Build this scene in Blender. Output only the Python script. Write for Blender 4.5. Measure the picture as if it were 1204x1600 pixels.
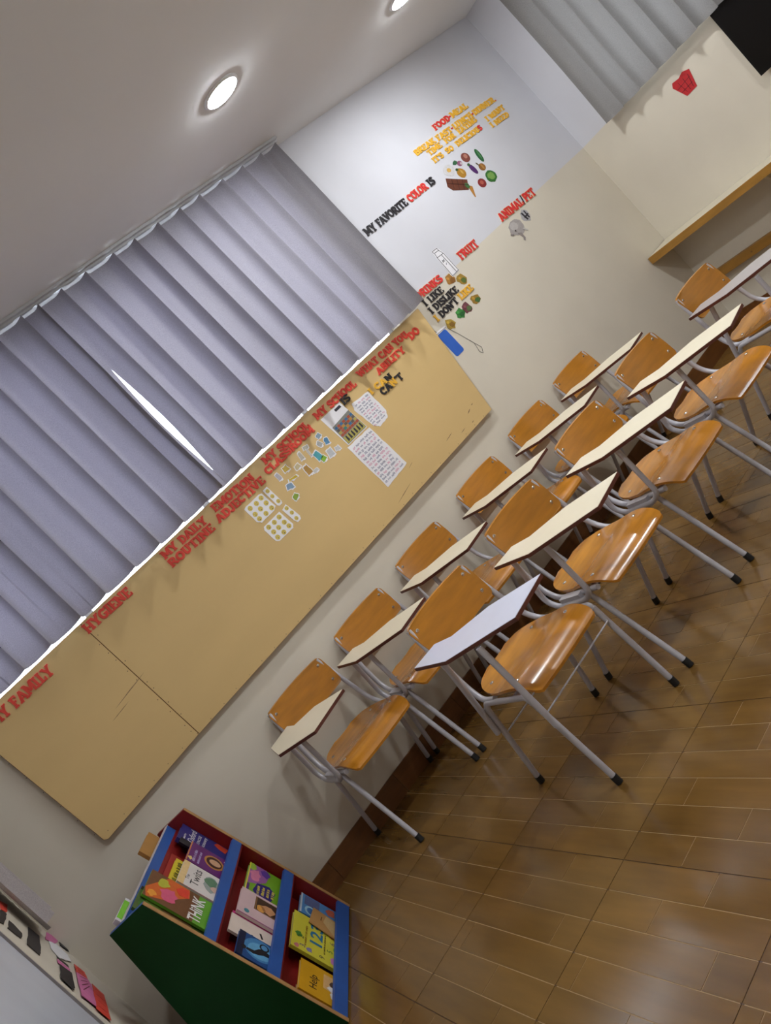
import bpy, math, random
from mathutils import Vector, Matrix
random.seed(7)
S = bpy.context.scene
C = S.collection
for o in list(bpy.data.objects): bpy.data.objects.remove(o)

# ---------------------------------------------------------------- camera (solved from the photograph, 1204x1600)
FPX = 1328.74
CAM = Vector((-5.2499, -3.9226, 1.4556))
RT = Vector((0.59296616, -0.40336339, -0.69691399))
DN = Vector((-0.65077915, 0.26963898, -0.70977554))
FW = Vector((0.47421265, 0.87440997, -0.10261369))
cd = bpy.data.cameras.new('camera'); cam = bpy.data.objects.new('camera', cd); C.objects.link(cam)
cd.sensor_fit = 'VERTICAL'; cd.sensor_height = 24.0; cd.lens = 24.0*FPX/1600; cd.clip_start = .02
cam.matrix_world = Matrix(((RT.x, -DN.x, -FW.x, CAM.x), (RT.y, -DN.y, -FW.y, CAM.y), (RT.z, -DN.z, -FW.z, CAM.z), (0, 0, 0, 1)))
S.camera = cam
def ray(u, v): return (RT*((u-602)/FPX) + DN*((v-800)/FPX) + FW).normalized()
def hit(u, v, ax, val):
    d = ray(u, v); return CAM + d*((val-CAM[ax])/d[ax])
def proj(p):
    q = Vector(p)-CAM; z = q.dot(FW)
    return (602+FPX*q.dot(RT)/z, 800+FPX*q.dot(DN)/z, z)

# ---------------------------------------------------------------- world, exposure
W = bpy.data.worlds.new('sky'); S.world = W; W.use_nodes = True
bg = W.node_tree.nodes['Background']; bg.inputs[0].default_value = (.86, .90, 1.0, 1); bg.inputs[1].default_value = 12.5
S.view_settings.view_transform = 'Standard'; S.view_settings.look = 'None'
S.view_settings.gamma = 1.0; S.view_settings.use_curve_mapping = False
S.view_settings.exposure = 0.0
LAMP = 262.0           # radiance of the downlight diffusers
LAMPS = [(-2.737, -.90, 1), (-1.29, -.77, 1), (-2.737, -2.55, 1), (-1.25, -2.55, 1), (-4.25, -2.55, 1)]  # last downlight is unseen, added to lift the dim left side
ZC = 2.87             # ceiling height
XL = -5.53            # left wall plane
YR = -5.6             # rear wall plane

# ---------------------------------------------------------------- materials
MATS = {}
def mat(name, col, rough=.6, var=0., scale=8., spec=.5, metal=0., stretch=(1, 1, 1), bump=0., coat=0., emit=0., rnd=0., coords='Object', col2=None, detail=4.):
    if name in MATS: return MATS[name]
    m = bpy.data.materials.new(name); m.use_nodes = True
    nt = m.node_tree; b = nt.nodes['Principled BSDF']
    b.inputs['Base Color'].default_value = (*col, 1); b.inputs['Roughness'].default_value = rough
    b.inputs['Metallic'].default_value = metal; b.inputs['Specular IOR Level'].default_value = spec
    b.inputs['Coat Weight'].default_value = coat; b.inputs['Coat Roughness'].default_value = .12
    if emit: 
        b.inputs['Emission Color'].default_value = (*col, 1); b.inputs['Emission Strength'].default_value = emit
    tc = nt.nodes.new('ShaderNodeTexCoord'); mp = nt.nodes.new('ShaderNodeMapping'); mp.inputs['Scale'].default_value = stretch
    if coords == 'World':
        g = nt.nodes.new('ShaderNodeNewGeometry'); nt.links.new(g.outputs['Position'], mp.inputs[0])
    else: nt.links.new(tc.outputs['Object'], mp.inputs[0])
    n = nt.nodes.new('ShaderNodeTexNoise'); n.inputs['Scale'].default_value = scale; n.inputs['Detail'].default_value = detail
    nt.links.new(mp.outputs[0], n.inputs['Vector'])
    if rnd:
        oi = nt.nodes.new('ShaderNodeObjectInfo'); ad = nt.nodes.new('ShaderNodeVectorMath'); ad.operation = 'ADD'
        ml = nt.nodes.new('ShaderNodeMath'); ml.operation = 'MULTIPLY'; ml.inputs[1].default_value = 37.0
        nt.links.new(oi.outputs['Random'], ml.inputs[0]); nt.links.new(mp.outputs[0], ad.inputs[0]); nt.links.new(ml.outputs[0], ad.inputs[1])
        nt.links.new(ad.outputs[0], n.inputs['Vector'])
    cr = nt.nodes.new('ShaderNodeValToRGB')
    cr.color_ramp.elements[0].position = .28; cr.color_ramp.elements[1].position = .72
    lo = col2 if col2 else tuple(c*(1-var) for c in col); hi = tuple(min(1, c*(1+var*.5)) for c in col)
    cr.color_ramp.elements[0].color = (*lo, 1); cr.color_ramp.elements[1].color = (*hi, 1)
    nt.links.new(n.outputs[0], cr.inputs[0])
    out = cr.outputs[0]
    if rnd:
        hs = nt.nodes.new('ShaderNodeHueSaturation'); mr = nt.nodes.new('ShaderNodeMapRange')
        mr.inputs[3].default_value = 1-rnd; mr.inputs[4].default_value = 1+rnd
        nt.links.new(oi.outputs['Random'], mr.inputs[0]); nt.links.new(mr.outputs[0], hs.inputs['Value']); nt.links.new(out, hs.inputs['Color']); out = hs.outputs[0]
    nt.links.new(out, b.inputs['Base Color'])
    if bump:
        bp = nt.nodes.new('ShaderNodeBump'); bp.inputs['Strength'].default_value = bump; bp.inputs['Distance'].default_value = .002
        nt.links.new(n.outputs[0], bp.inputs['Height']); nt.links.new(bp.outputs[0], b.inputs['Normal'])
    MATS[name] = m; return m
def srgb(r, g, b):
    f = lambda c: (c/255/12.92) if c <= 10 else ((c/255+.055)/1.055)**2.4
    return (f(r), f(g), f(b))
def wall_paint(name, upper, lower, split):
    m = bpy.data.materials.new(name); m.use_nodes = True; nt = m.node_tree; b = nt.nodes['Principled BSDF']
    g = nt.nodes.new('ShaderNodeNewGeometry'); sx = nt.nodes.new('ShaderNodeSeparateXYZ'); nt.links.new(g.outputs['Position'], sx.inputs[0])
    gt = nt.nodes.new('ShaderNodeMath'); gt.operation = 'GREATER_THAN'; gt.inputs[1].default_value = split; nt.links.new(sx.outputs[2], gt.inputs[0])
    mx = nt.nodes.new('ShaderNodeMix'); mx.data_type = 'RGBA'; mx.inputs[6].default_value = (*lower, 1); mx.inputs[7].default_value = (*upper, 1)
    nt.links.new(gt.outputs[0], mx.inputs[0])
    n = nt.nodes.new('ShaderNodeTexNoise'); n.inputs['Scale'].default_value = 2.2; n.inputs['Detail'].default_value = 5
    nt.links.new(g.outputs['Position'], n.inputs['Vector'])
    mr = nt.nodes.new('ShaderNodeMapRange'); mr.inputs[1].default_value = .3; mr.inputs[2].default_value = .7; mr.inputs[3].default_value = .95; mr.inputs[4].default_value = 1.03
    nt.links.new(n.outputs[0], mr.inputs[0])
    m2 = nt.nodes.new('ShaderNodeMix'); m2.data_type = 'RGBA'; m2.blend_type = 'MULTIPLY'; m2.inputs[0].default_value = 1
    nt.links.new(mx.outputs[2], m2.inputs[6]); nt.links.new(mr.outputs[0], m2.inputs[7]); nt.links.new(m2.outputs[2], b.inputs['Base Color'])
    n2 = nt.nodes.new('ShaderNodeTexNoise'); n2.inputs['Scale'].default_value = 160; nt.links.new(g.outputs['Position'], n2.inputs['Vector'])
    bp = nt.nodes.new('ShaderNodeBump'); bp.inputs['Strength'].default_value = .06; bp.inputs['Distance'].default_value = .002
    nt.links.new(n2.outputs[0], bp.inputs['Height']); nt.links.new(bp.outputs[0], b.inputs['Normal'])
    b.inputs['Roughness'].default_value = .55; b.inputs['Specular IOR Level'].default_value = .35
    return m
WALL = wall_paint('wall paint', srgb(208, 208, 213), srgb(214, 206, 189), 1.688)
CEIL = mat('ceiling paint', srgb(232, 232, 232), .8, .03, 1.5, .2, coords='World')

def fabric(name, col, trans, tcol):
    m = bpy.data.materials.new(name); m.use_nodes = True; nt = m.node_tree; nt.nodes.remove(nt.nodes['Principled BSDF'])
    out = nt.nodes['Material Output']
    g = nt.nodes.new('ShaderNodeNewGeometry')
    n = nt.nodes.new('ShaderNodeTexNoise'); n.inputs['Scale'].default_value = 320; n.inputs['Detail'].default_value = 3
    nt.links.new(g.outputs['Position'], n.inputs['Vector'])
    cr = nt.nodes.new('ShaderNodeValToRGB'); cr.color_ramp.elements[0].position = .3; cr.color_ramp.elements[1].position = .7
    cr.color_ramp.elements[0].color = (*[c*.82 for c in col], 1); cr.color_ramp.elements[1].color = (*[min(1, c*1.12) for c in col], 1)
    nt.links.new(n.outputs[0], cr.inputs[0])
    d = nt.nodes.new('ShaderNodeBsdfDiffuse'); t = nt.nodes.new('ShaderNodeBsdfTranslucent'); t.inputs[0].default_value = (*tcol, 1)
    nt.links.new(cr.outputs[0], d.inputs[0])
    bp = nt.nodes.new('ShaderNodeBump'); bp.inputs['Strength'].default_value = .25; bp.inputs['Distance'].default_value = .001
    nt.links.new(n.outputs[0], bp.inputs['Height']); nt.links.new(bp.outputs[0], d.inputs['Normal'])
    mx = nt.nodes.new('ShaderNodeMixShader'); mx.inputs[0].default_value = trans
    nt.links.new(d.outputs[0], mx.inputs[1]); nt.links.new(t.outputs[0], mx.inputs[2]); nt.links.new(mx.outputs[0], out.inputs[0])
    return m
CURT = fabric('curtain cloth', srgb(160, 157, 159), .16, (.24, .22, .30))
CURTB = fabric('curtain cloth side wall', srgb(150, 148, 146), .10, (.2, .2, .2))
CURTC = fabric('corner curtain cloth', srgb(182, 174, 172), .10, (.25, .25, .25))
def glassmat():
    m = bpy.data.materials.new('window glass'); m.use_nodes = True; nt = m.node_tree; nt.nodes.remove(nt.nodes['Principled BSDF'])
    t = nt.nodes.new('ShaderNodeBsdfTransparent'); t.inputs[0].default_value = (.92, .95, .95, 1); g = nt.nodes.new('ShaderNodeBsdfGlossy'); g.inputs['Roughness'].default_value = .02
    f = nt.nodes.new('ShaderNodeFresnel'); f.inputs[0].default_value = 1.45; mx = nt.nodes.new('ShaderNodeMixShader')
    nt.links.new(f.outputs[0], mx.inputs[0]); nt.links.new(t.outputs[0], mx.inputs[1]); nt.links.new(g.outputs[0], mx.inputs[2]); nt.links.new(mx.outputs[0], nt.nodes['Material Output'].inputs[0])
    return m
GLASS = glassmat()
ALU = mat('painted aluminium', srgb(190, 190, 192), .4, .05, 20, .5, .3)
HONEY = mat('varnished honey plywood', srgb(180, 117, 26), .28, .20, 5.5, .5, 0, (1.2, 7, 7), coat=.55, rnd=.10, detail=6)
HONEYS = mat('varnished honey plywood seat', srgb(192, 125, 34), .26, .20, 5.5, .5, 0, (1.2, 7, 7), coat=.6, rnd=.08, detail=6)
STEEL = mat('grey painted steel tube', srgb(192, 190, 195), .38, .06, 30, .5, .15)
RUBBER = mat('black rubber', srgb(20, 19, 18), .6, .1, 40)
CHROME = mat('bright steel bolt', srgb(215, 212, 205), .22, .05, 30, .5, .9)
EDGE = mat('dark red brown edge band', srgb(92, 44, 30), .45, .2, 25)
LAMC = mat('cream laminate', srgb(226, 216, 190), .35, .03, 12)
LAMB = mat('bluish white laminate', srgb(205, 208, 224), .3, .03, 12)
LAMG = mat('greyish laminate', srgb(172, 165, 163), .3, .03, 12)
PLYB = mat('plywood board', srgb(212, 181, 124), .55, .12, 1.3, .35, 0, (.5, 1, 1.6), bump=.02, detail=6, coords='World')
PLYE = mat('plywood edge', srgb(140, 104, 62), .7, .25, 40)
OCHRE = mat('ochre wood edge', srgb(168, 122, 52), .5, .2, 12, .4, 0, (3, .4, 3))
CREAMTOP = mat('cream counter laminate', srgb(214, 205, 182), .4, .03, 6)
BLACKTV = mat('black screen', srgb(10, 9, 9), .35, .1, 3, .2)
PAPER = mat('white paper', srgb(232, 230, 232), .7, .02, 10)
RED = mat('red foam paper', srgb(214, 62, 44), .6, .08, 14); REDO = mat('pale pink paper border', srgb(240, 150, 120), .7, .05, 10)
REDW = mat('red foam paper wall', srgb(214, 48, 48), .6, .08, 14)
YEL = mat('golden yellow foam paper', srgb(232, 176, 50), .6, .08, 14); YELO = mat('pale cream paper border', srgb(232, 205, 140), .7, .05, 10)
BLK = mat('black foam paper', srgb(30, 26, 30), .6, .1, 14)

# ---------------------------------------------------------------- geometry helpers
class Geo:
    def __init__(s): s.v = []; s.f = []
    def box(s, x0, x1, y0, y1, z0, z1):
        b = len(s.v)
        s.v += [(x0, y0, z0), (x1, y0, z0), (x1, y1, z0), (x0, y1, z0), (x0, y0, z1), (x1, y0, z1), (x1, y1, z1), (x0, y1, z1)]
        s.f += [tuple(b+i for i in q) for q in ((0, 3, 2, 1), (4, 5, 6, 7), (0, 1, 5, 4), (1, 2, 6, 5), (2, 3, 7, 6), (3, 0, 4, 7))]
        return s
    def prism(s, poly, a, c, ax='z'):
        # poly in 2D, extruded from a to c along ax ('z': (x,y), 'x': (y,z), 'y': (x,z))
        ar = sum(poly[i][0]*poly[(i+1) % len(poly)][1]-poly[(i+1) % len(poly)][0]*poly[i][1] for i in range(len(poly)))
        if ar < 0: poly = poly[::-1]
        mk = {'z': lambda p, t: (p[0], p[1], t), 'x': lambda p, t: (t, p[0], p[1]), 'y': lambda p, t: (p[0], t, p[1])}[ax]
        b = len(s.v); n = len(poly)
        s.v += [mk(p, a) for p in poly]+[mk(p, c) for p in poly]
        lo = tuple(b+i for i in range(n)); hi = tuple(b+n+i for i in range(n))
        flip = (ax == 'y') != (c < a)
        fs = [lo[::-1], hi]+[(b+i, b+(i+1) % n, b+n+(i+1) % n, b+n+i) for i in range(n)]
        s.f += [f[::-1] for f in fs] if flip else fs
        return s
    def tube(s, pts, r, n=10, cap=True):
        pts = [Vector(p) for p in pts]; b = len(s.v); m = len(pts)
        up = None
        for i, p in enumerate(pts):
            t = (pts[min(i+1, m-1)]-pts[max(i-1, 0)]).normalized()
            if up is None:
                up = t.orthogonal().normalized()
            else:
                up = (up-t*up.dot(t)); up = up.normalized() if up.length > 1e-6 else t.orthogonal().normalized()
            w = t.cross(up)
            for k in range(n):
                a = 2*math.pi*k/n; q = p+(up*math.cos(a)+w*math.sin(a))*r; s.v.append(tuple(q))
        for i in range(m-1):
            for k in range(n):
                s.f.append((b+i*n+k, b+i*n+(k+1) % n, b+(i+1)*n+(k+1) % n, b+(i+1)*n+k))
        if cap:
            s.f.append(tuple(b+k for k in range(n))[::-1]); s.f.append(tuple(b+(m-1)*n+k for k in range(n)))
        return s
    def lathe(s, prof, n=20, o=(0, 0, 0)):
        b = len(s.v); m = len(prof)
        for r, z in prof:
            for k in range(n):
                a = 2*math.pi*k/n; s.v.append((o[0]+r*math.cos(a), o[1]+r*math.sin(a), o[2]+z))
        for i in range(m-1):
            for k in range(n):
                s.f.append((b+i*n+k, b+i*n+(k+1) % n, b+(i+1)*n+(k+1) % n, b+(i+1)*n+k))
        s.f.append(tuple(b+k for k in range(n))[::-1]); s.f.append(tuple(b+(m-1)*n+k for k in range(n)))
        return s
    def sheet(s, fn, nu, nv, thick=None):
        # fn(i/nu, j/nv) -> Vector ; optional thickness vector makes it a slab
        b = len(s.v)
        for i in range(nu+1):
            for j in range(nv+1): s.v.append(tuple(fn(i/nu, j/nv)))
        idx = lambda i, j: b+i*(nv+1)+j
        for i in range(nu):
            for j in range(nv): s.f.append((idx(i, j), idx(i+1, j), idx(i+1, j+1), idx(i, j+1)))
        if thick is not None:
            k = (nu+1)*(nv+1); tv = Vector(thick)
            s.v += [tuple(Vector(s.v[b+q])+tv) for q in range(k)]
            for i in range(nu):
                for j in range(nv): s.f.append((k+idx(i, j), k+idx(i, j+1), k+idx(i+1, j+1), k+idx(i+1, j)))
            per = [idx(i, 0) for i in range(nu)]+[idx(nu, j) for j in range(nv)]+[idx(i, nv) for i in range(nu, 0, -1)]+[idx(0, j) for j in range(nv, 0, -1)]
            for q in range(len(per)):
                p0, p1 = per[q], per[(q+1) % len(per)]; s.f.append((p1, p0, k+p0, k+p1))
        return s
    def mesh(s, name, m=None, smooth=False):
        me = bpy.data.meshes.new(name); me.from_pydata(s.v, [], s.f); me.update()
        if m: me.materials.append(m)
        if smooth:
            me.polygons.foreach_set('use_smooth', [True]*len(me.polygons))
            try: me.set_sharp_from_angle(angle=math.radians(42))
            except Exception: pass
        return me
    def build(s, name, m, parent=None, smooth=False, loc=None):
        return link(name, s.mesh(name, m, smooth), parent, loc)
def link(name, me, parent=None, loc=None):
    o = bpy.data.objects.new(name, me); C.objects.link(o)
    if parent is not None: o.parent = parent
    if loc is not None: o.location = loc
    return o
def tag(o, label=None, cat=None, group=None, kind=None):
    if label: o['label'] = label
    if cat: o['category'] = cat
    if group: o['group'] = group
    if kind: o['kind'] = kind
    return o
def thing(name, label, cat, loc=(0, 0, 0), rot=(0, 0, 0), group=None):
    o = bpy.data.objects.new(name, None); o.empty_display_size = .05; C.objects.link(o)
    o.location = loc; o.rotation_euler = rot
    return tag(o, label, cat, group)
def struct(o): o['kind'] = 'structure'; return o
def fillet(pts, r, n=6):
    pts = [Vector(p) for p in pts]; out = [pts[0]]
    for i in range(1, len(pts)-1):
        a, p, b = pts[i-1], pts[i], pts[i+1]
        d1 = (a-p); d2 = (b-p); rr = min(r, d1.length*.48, d2.length*.48)
        s, e = p+d1.normalized()*rr, p+d2.normalized()*rr
        for k in range(n+1):
            t = k/n; out.append(s*(1-t)**2+p*2*t*(1-t)+e*t*t)
    return out+[pts[-1]]
def dup(o, parent=None):
    c = o.copy(); C.objects.link(c); c.parent = parent
    for ch in o.children: dup(ch, c)
    return c
def disc(r, n=20, cx=0, cy=0, ry=None, a0=0): return [(cx+r*math.cos(a0+2*math.pi*k/n), cy+(ry or r)*math.sin(a0+2*math.pi*k/n)) for k in range(n)]
def rrect(x0, x1, y0, y1, r, n=4):
    P = []
    for cx, cy, a in ((x1-r, y0+r, -90), (x1-r, y1-r, 0), (x0+r, y1-r, 90), (x0+r, y0+r, 180)):
        for k in range(n+1):
            t = math.radians(a+90*k/n); P.append((cx+r*math.cos(t), cy+r*math.sin(t)))
    return P
def lerp_tab(tab, x):
    for (a, fa), (b, fb) in zip(tab, tab[1:]):
        if a <= x <= b: return fa+(fb-fa)*(x-a)/(b-a)
    return tab[0][1] if x < tab[0][0] else tab[-1][1]
def smooth_tab(tab, x):
    for i in range(len(tab)-1):
        a, fa = tab[i]; b, fb = tab[i+1]
        if a <= x <= b:
            ma = (fb-tab[i-1][1])/(b-tab[i-1][0]) if i > 0 else (fb-fa)/(b-a)
            mb = (tab[i+2][1]-fa)/(tab[i+2][0]-a) if i+2 < len(tab) else (fb-fa)/(b-a)
            h = b-a; t = (x-a)/h
            return (2*t**3-3*t*t+1)*fa+(t**3-2*t*t+t)*h*ma+(-2*t**3+3*t*t)*fb+(t**3-t*t)*h*mb
    return tab[0][1] if x < tab[0][0] else tab[-1][1]

# ================================================================ THE ROOM
# walls
WX0, WX1, WZ0, WZ1 = -5.32, -2.20, 1.645, 2.78      # window opening in the long wall
g = Geo(); T = .16
g.box(XL, 0, 0, T, 0, WZ0); g.box(XL, 0, 0, T, WZ1, ZC); g.box(XL, WX0, 0, T, WZ0, WZ1); g.box(WX1, 0, 0, T, WZ0, WZ1)
struct(g.build('wall_back', WALL))
VY0, VY1, VZ0, VZ1 = -3.4, -.45, 1.70, 2.72          # window opening in the right-hand wall
g = Geo()
g.box(0, T, YR, T, 0, VZ0); g.box(0, T, YR, T, VZ1, ZC); g.box(0, T, YR, VY0, VZ0, VZ1); g.box(0, T, VY1, T, VZ0, VZ1)
struct(g.build('wall_right', WALL))
struct(Geo().box(XL-T, XL, YR, T, 0, ZC).build('wall_left', WALL))
struct(Geo().box(XL-T, T, YR-T, YR, 0, ZC).build('wall_front', WALL))
struct(Geo().box(XL-T, T, YR-T, T, ZC, ZC+.12).build('ceiling', CEIL))

# windows: aluminium frames and panes
def window(name, u0, u1, z0, z1, n, side):
    fr = Geo(); f = .035
    def bx(G, a, b, c, d, d0=.09, d1=.13):
        return G.box(a, b, d0, d1, c, d) if side == 'A' else G.box(d0, d1, a, b, c, d)
    bx(fr, u0, u1, z0, z0+.012); bx(fr, u0, u1, z1-f, z1); bx(fr, u0, u0+f, z0+.012, z1-f); bx(fr, u1-f, u1, z0+.012, z1-f)
    w = struct(fr.build(name, ALU)); st = (u1-u0-2*f)/n
    for i in range(n):
        a = u0+f+i*st
        if i: bx(Geo(), a-.02, a+.02, z0+.012, z1-f).build('window_mullion', ALU, w)
        bx(Geo(), a+.02, a+st-.02, z0+.012, z1-f, .108, .112).build('pane', GLASS, w)
window('window_1', WX0, WX1, WZ0, WZ1, 4, 'A'); window('window_2', VY0, VY1, VZ0, VZ1, 3, 'B')

# floor: wood-look tiles, six narrow planks per 60 cm tile, laid with pale joints inside a tile and dark ones between tiles
FX, FY = -4.324, -1.765
def groutmat():
    m = bpy.data.materials.new('grout'); m.use_nodes = True; nt = m.node_tree; b = nt.nodes['Principled BSDF']
    gg = nt.nodes.new('ShaderNodeNewGeometry'); sx = nt.nodes.new('ShaderNodeSeparateXYZ'); nt.links.new(gg.outputs['Position'], sx.inputs[0])
    outs = []
    for ax, o in ((0, FX), (1, FY)):
        a = nt.nodes.new('ShaderNodeMath'); a.operation = 'SUBTRACT'; a.inputs[1].default_value = o-.3; nt.links.new(sx.outputs[ax], a.inputs[0])
        w = nt.nodes.new('ShaderNodeMath'); w.operation = 'WRAP'; w.inputs[1].default_value = .6; w.inputs[2].default_value = 0; nt.links.new(a.outputs[0], w.inputs[0])
        c = nt.nodes.new('ShaderNodeMath'); c.operation = 'COMPARE'; c.inputs[1].default_value = .3; c.inputs[2].default_value = .006; nt.links.new(w.outputs[0], c.inputs[0]); outs.append(c)
    mxm = nt.nodes.new('ShaderNodeMath'); mxm.operation = 'MAXIMUM'; nt.links.new(outs[0].outputs[0], mxm.inputs[0]); nt.links.new(outs[1].outputs[0], mxm.inputs[1])
    mx = nt.nodes.new('ShaderNodeMix'); mx.data_type = 'RGBA'; mx.inputs[6].default_value = (*srgb(186, 154, 108), 1); mx.inputs[7].default_value = (*srgb(74, 50, 28), 1)
    nt.links.new(mxm.outputs[0], mx.inputs[0]); nt.links.new(mx.outputs[2], b.inputs['Base Color']); b.inputs['Roughness'].default_value = .5
    return m
TILE = mat('wood look floor tile', srgb(118, 86, 40), .18, .20, 3.2, .9, 0, (9, 1.1, 1), bump=0, rnd=.10, coords='World', detail=7)
BASE = mat('brown skirting tile', srgb(112, 70, 34), .3, .25, 6, .5, 0, (1.2, 6, 6), rnd=.08, coords='World', detail=6)
floor = struct(Geo().box(XL, 0, YR, 0, -.10, -.0012).build('floor', groutmat()))
CA = [.233, .38, .123, .45, .296, .146]; CB = [.43, .311, .063, .48, .229, .374]
planks = []
for i in range(-3, 9):
    offs = CA if i % 2 == 0 else CB
    for j in range(-8, 4):
        for k in range(6):
            x0 = FX+i*.6+k*.1; x1 = x0+.1; yt = FY-j*.6; cut = yt-offs[k]
            for ya, yb in ((cut, yt), (yt-.6, cut)):
                a0, a1 = max(x0, XL), min(x1, 0); b0, b1 = max(ya, YR), min(yb, 0)
                if a1-a0 < .012 or b1-b0 < .012: continue
                planks.append((a0+.0014, a1-.0014, b0+.0014, b1-.0014))
def vis(p):
    u, v, z = proj(((p[0]+p[1])/2, (p[2]+p[3])/2, 0))
    if z < .3 or not (-20 < u < 1224 and -20 < v < 1620): return 0
    if v > 1240+ (545-u)*0.55 and u < 545: return 0
    return (p[1]-p[0])*(p[3]-p[2])/z**3
planks.sort(key=vis, reverse=True)
pm = {}
for p in planks[:300]:
    w, l = round(p[1]-p[0], 4), round(p[3]-p[2], 4)
    if (w, l) not in pm: pm[(w, l)] = Geo().box(-w/2, w/2, -l/2, l/2, -.008, 0).mesh('plank', TILE)
    link('plank', pm[(w, l)], floor, ((p[0]+p[1])/2, (p[2]+p[3])/2, 0))
g = Geo()
for p in planks[300:]: g.box(*p, -.008, 0)
tag(g.build('plank_field', TILE, floor), kind='stuff')
# skirting tiles
bb = struct(Geo().box(XL, 0, -.004, 0, 0, .112).build('baseboard_back', MATS['brown skirting tile']))
x = -5.61
while x < 0:
    a, b = max(x, XL)+.001, min(x+.5, 0)-.001
    if b-a > .02: Geo().box(a, b, -.012, -.004, 0, .115).build('skirting_tile', BASE, bb)
    x += .5
bb = struct(Geo().box(-.004, 0, YR, -.012, 0, .112).build('baseboard_right', BASE))
y = -.012
while y > -4.5:
    Geo().box(-.012, -.004, y-.498, y, 0, .115).build('skirting_tile', BASE, bb); y -= .5
struct(Geo().box(XL, XL+.012, YR, -.012, 0, .115).build('baseboard_left', BASE))

# ================================================================ DOWNLIGHTS
EMIT = mat('glowing diffuser', (.93, .96, 1.0), .5, .0, 5, emit=LAMP); RING = mat('white lamp ring', srgb(225, 226, 230), .4, .03, 10)
lampnames = ['round ceiling downlight above the wide curtain', 'round ceiling downlight nearer the corner of the two walls',
             'round ceiling downlight over the open floor', 'round ceiling downlight over the floor by the side wall', 'unseen ceiling downlight added by the left wall to brighten that side']
for (lx, ly, on), lb in zip(LAMPS, lampnames):
    t = thing('ceiling_downlight', lb, 'ceiling light', (lx, ly, ZC), group='ceiling downlights')
    Geo().lathe([(.100, 0), (.100, -.004), (.092, -.010), (.086, -.010), (.086, -.002)], 32).build('ring', RING, t, True)
    Geo().lathe([(.084, -.004), (.082, -.012), (.070, -.016), (.03, -.018), (.004, -.0185)], 32).build('diffuser', EMIT, t, True)

# ================================================================ CURTAINS
def curtain(name, label, ridges, x_start, x_end, z0, z1, yc, amp, material, axis='A', edge=None, hem=0.):
    """gathered cloth: ridges = positions of the folds that come towards the room; phase runs 0..1 between ridges"""
    rs = sorted(ridges); 
    def phase(s):
        if s <= rs[0]: return (s-rs[0])/(rs[1]-rs[0])
        if s >= rs[-1]: return len(rs)-1+(s-rs[-1])/(rs[-1]-rs[-2])
        for k in range(len(rs)-1):
            if rs[k] <= s <= rs[k+1]: return k+(s-rs[k])/(rs[k+1]-rs[k])
    nseg = max(8, int((x_end-x_start)/.0075)); nz = 22
    rnd = random.Random(len(label)); am = [rnd.uniform(.8, 1.15) for _ in range(60)]; sk = [rnd.uniform(-1, 1) for _ in range(60)]
    def fn(i, j):
        s = x_start+(x_end-x_start)*i; z = z0+(z1-z0)*j
        ph = phase(s); k = int(math.floor(ph+.5)) % 60
        a = amp*am[k]*(1-.25*j); c = math.cos(2*math.pi*ph)
        y = yc-a*(c*.8+.2*math.cos(4*math.pi*ph))
        s2 = s-.018*math.sin(2*math.pi*ph)+.012*sk[k]*(1-j)*math.sin(3.1*j+k)
        if edge: s2 += edge(i, j)
        zz = z+hem*(c)*(1-j)**6
        return Vector((s2, y, zz)) if axis == 'A' else (Vector((y, s2, zz)))
    g = Geo().sheet(fn, nseg, nz)
    o = g.build(name, material, None, True); o.data.polygons.foreach_set('use_smooth', [True]*len(o.data.polygons))
    return tag(o, label, 'curtain')
RID = [-3.596, -3.449, -3.273, -3.134, -2.975, -2.821, -2.677, -2.502, -2.348, -2.201, -2.085]
RIDL = [-5.21, -5.06, -4.90, -4.76, -4.60, -4.45, -4.29, -4.14, -3.985, -3.831, -3.735]
bump = lambda j: max(0., math.sin(math.pi*min(1, max(0, (j-.05)/.60))))
curtain('window_curtain', 'grey pleated curtain between the bright gap and the corner wall lettering', RID, -3.676, -2.065, 1.664, 2.835, -.115, .052, CURT, hem=.002,
        edge=lambda i, j: .019*bump(j)*max(0, 1-i/.05))
curtain('window_curtain', 'grey pleated curtain with the bright slit of daylight at its far edge, above HYGIENE', RIDL, -5.27, -3.684, 1.664, 2.835, -.115, .052, CURT, hem=.002,
        edge=lambda i, j: -.019*bump(j)*max(0, 1-(1-i)/.05))
RB = [-.36-.16*k for k in range(13)]
curtain('window_curtain', 'grey pleated curtain on the side wall above the black screen', RB, -2.30, -.335, 1.678, 2.78, -.105, .038, CURTB, axis='B', hem=.002)
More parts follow.
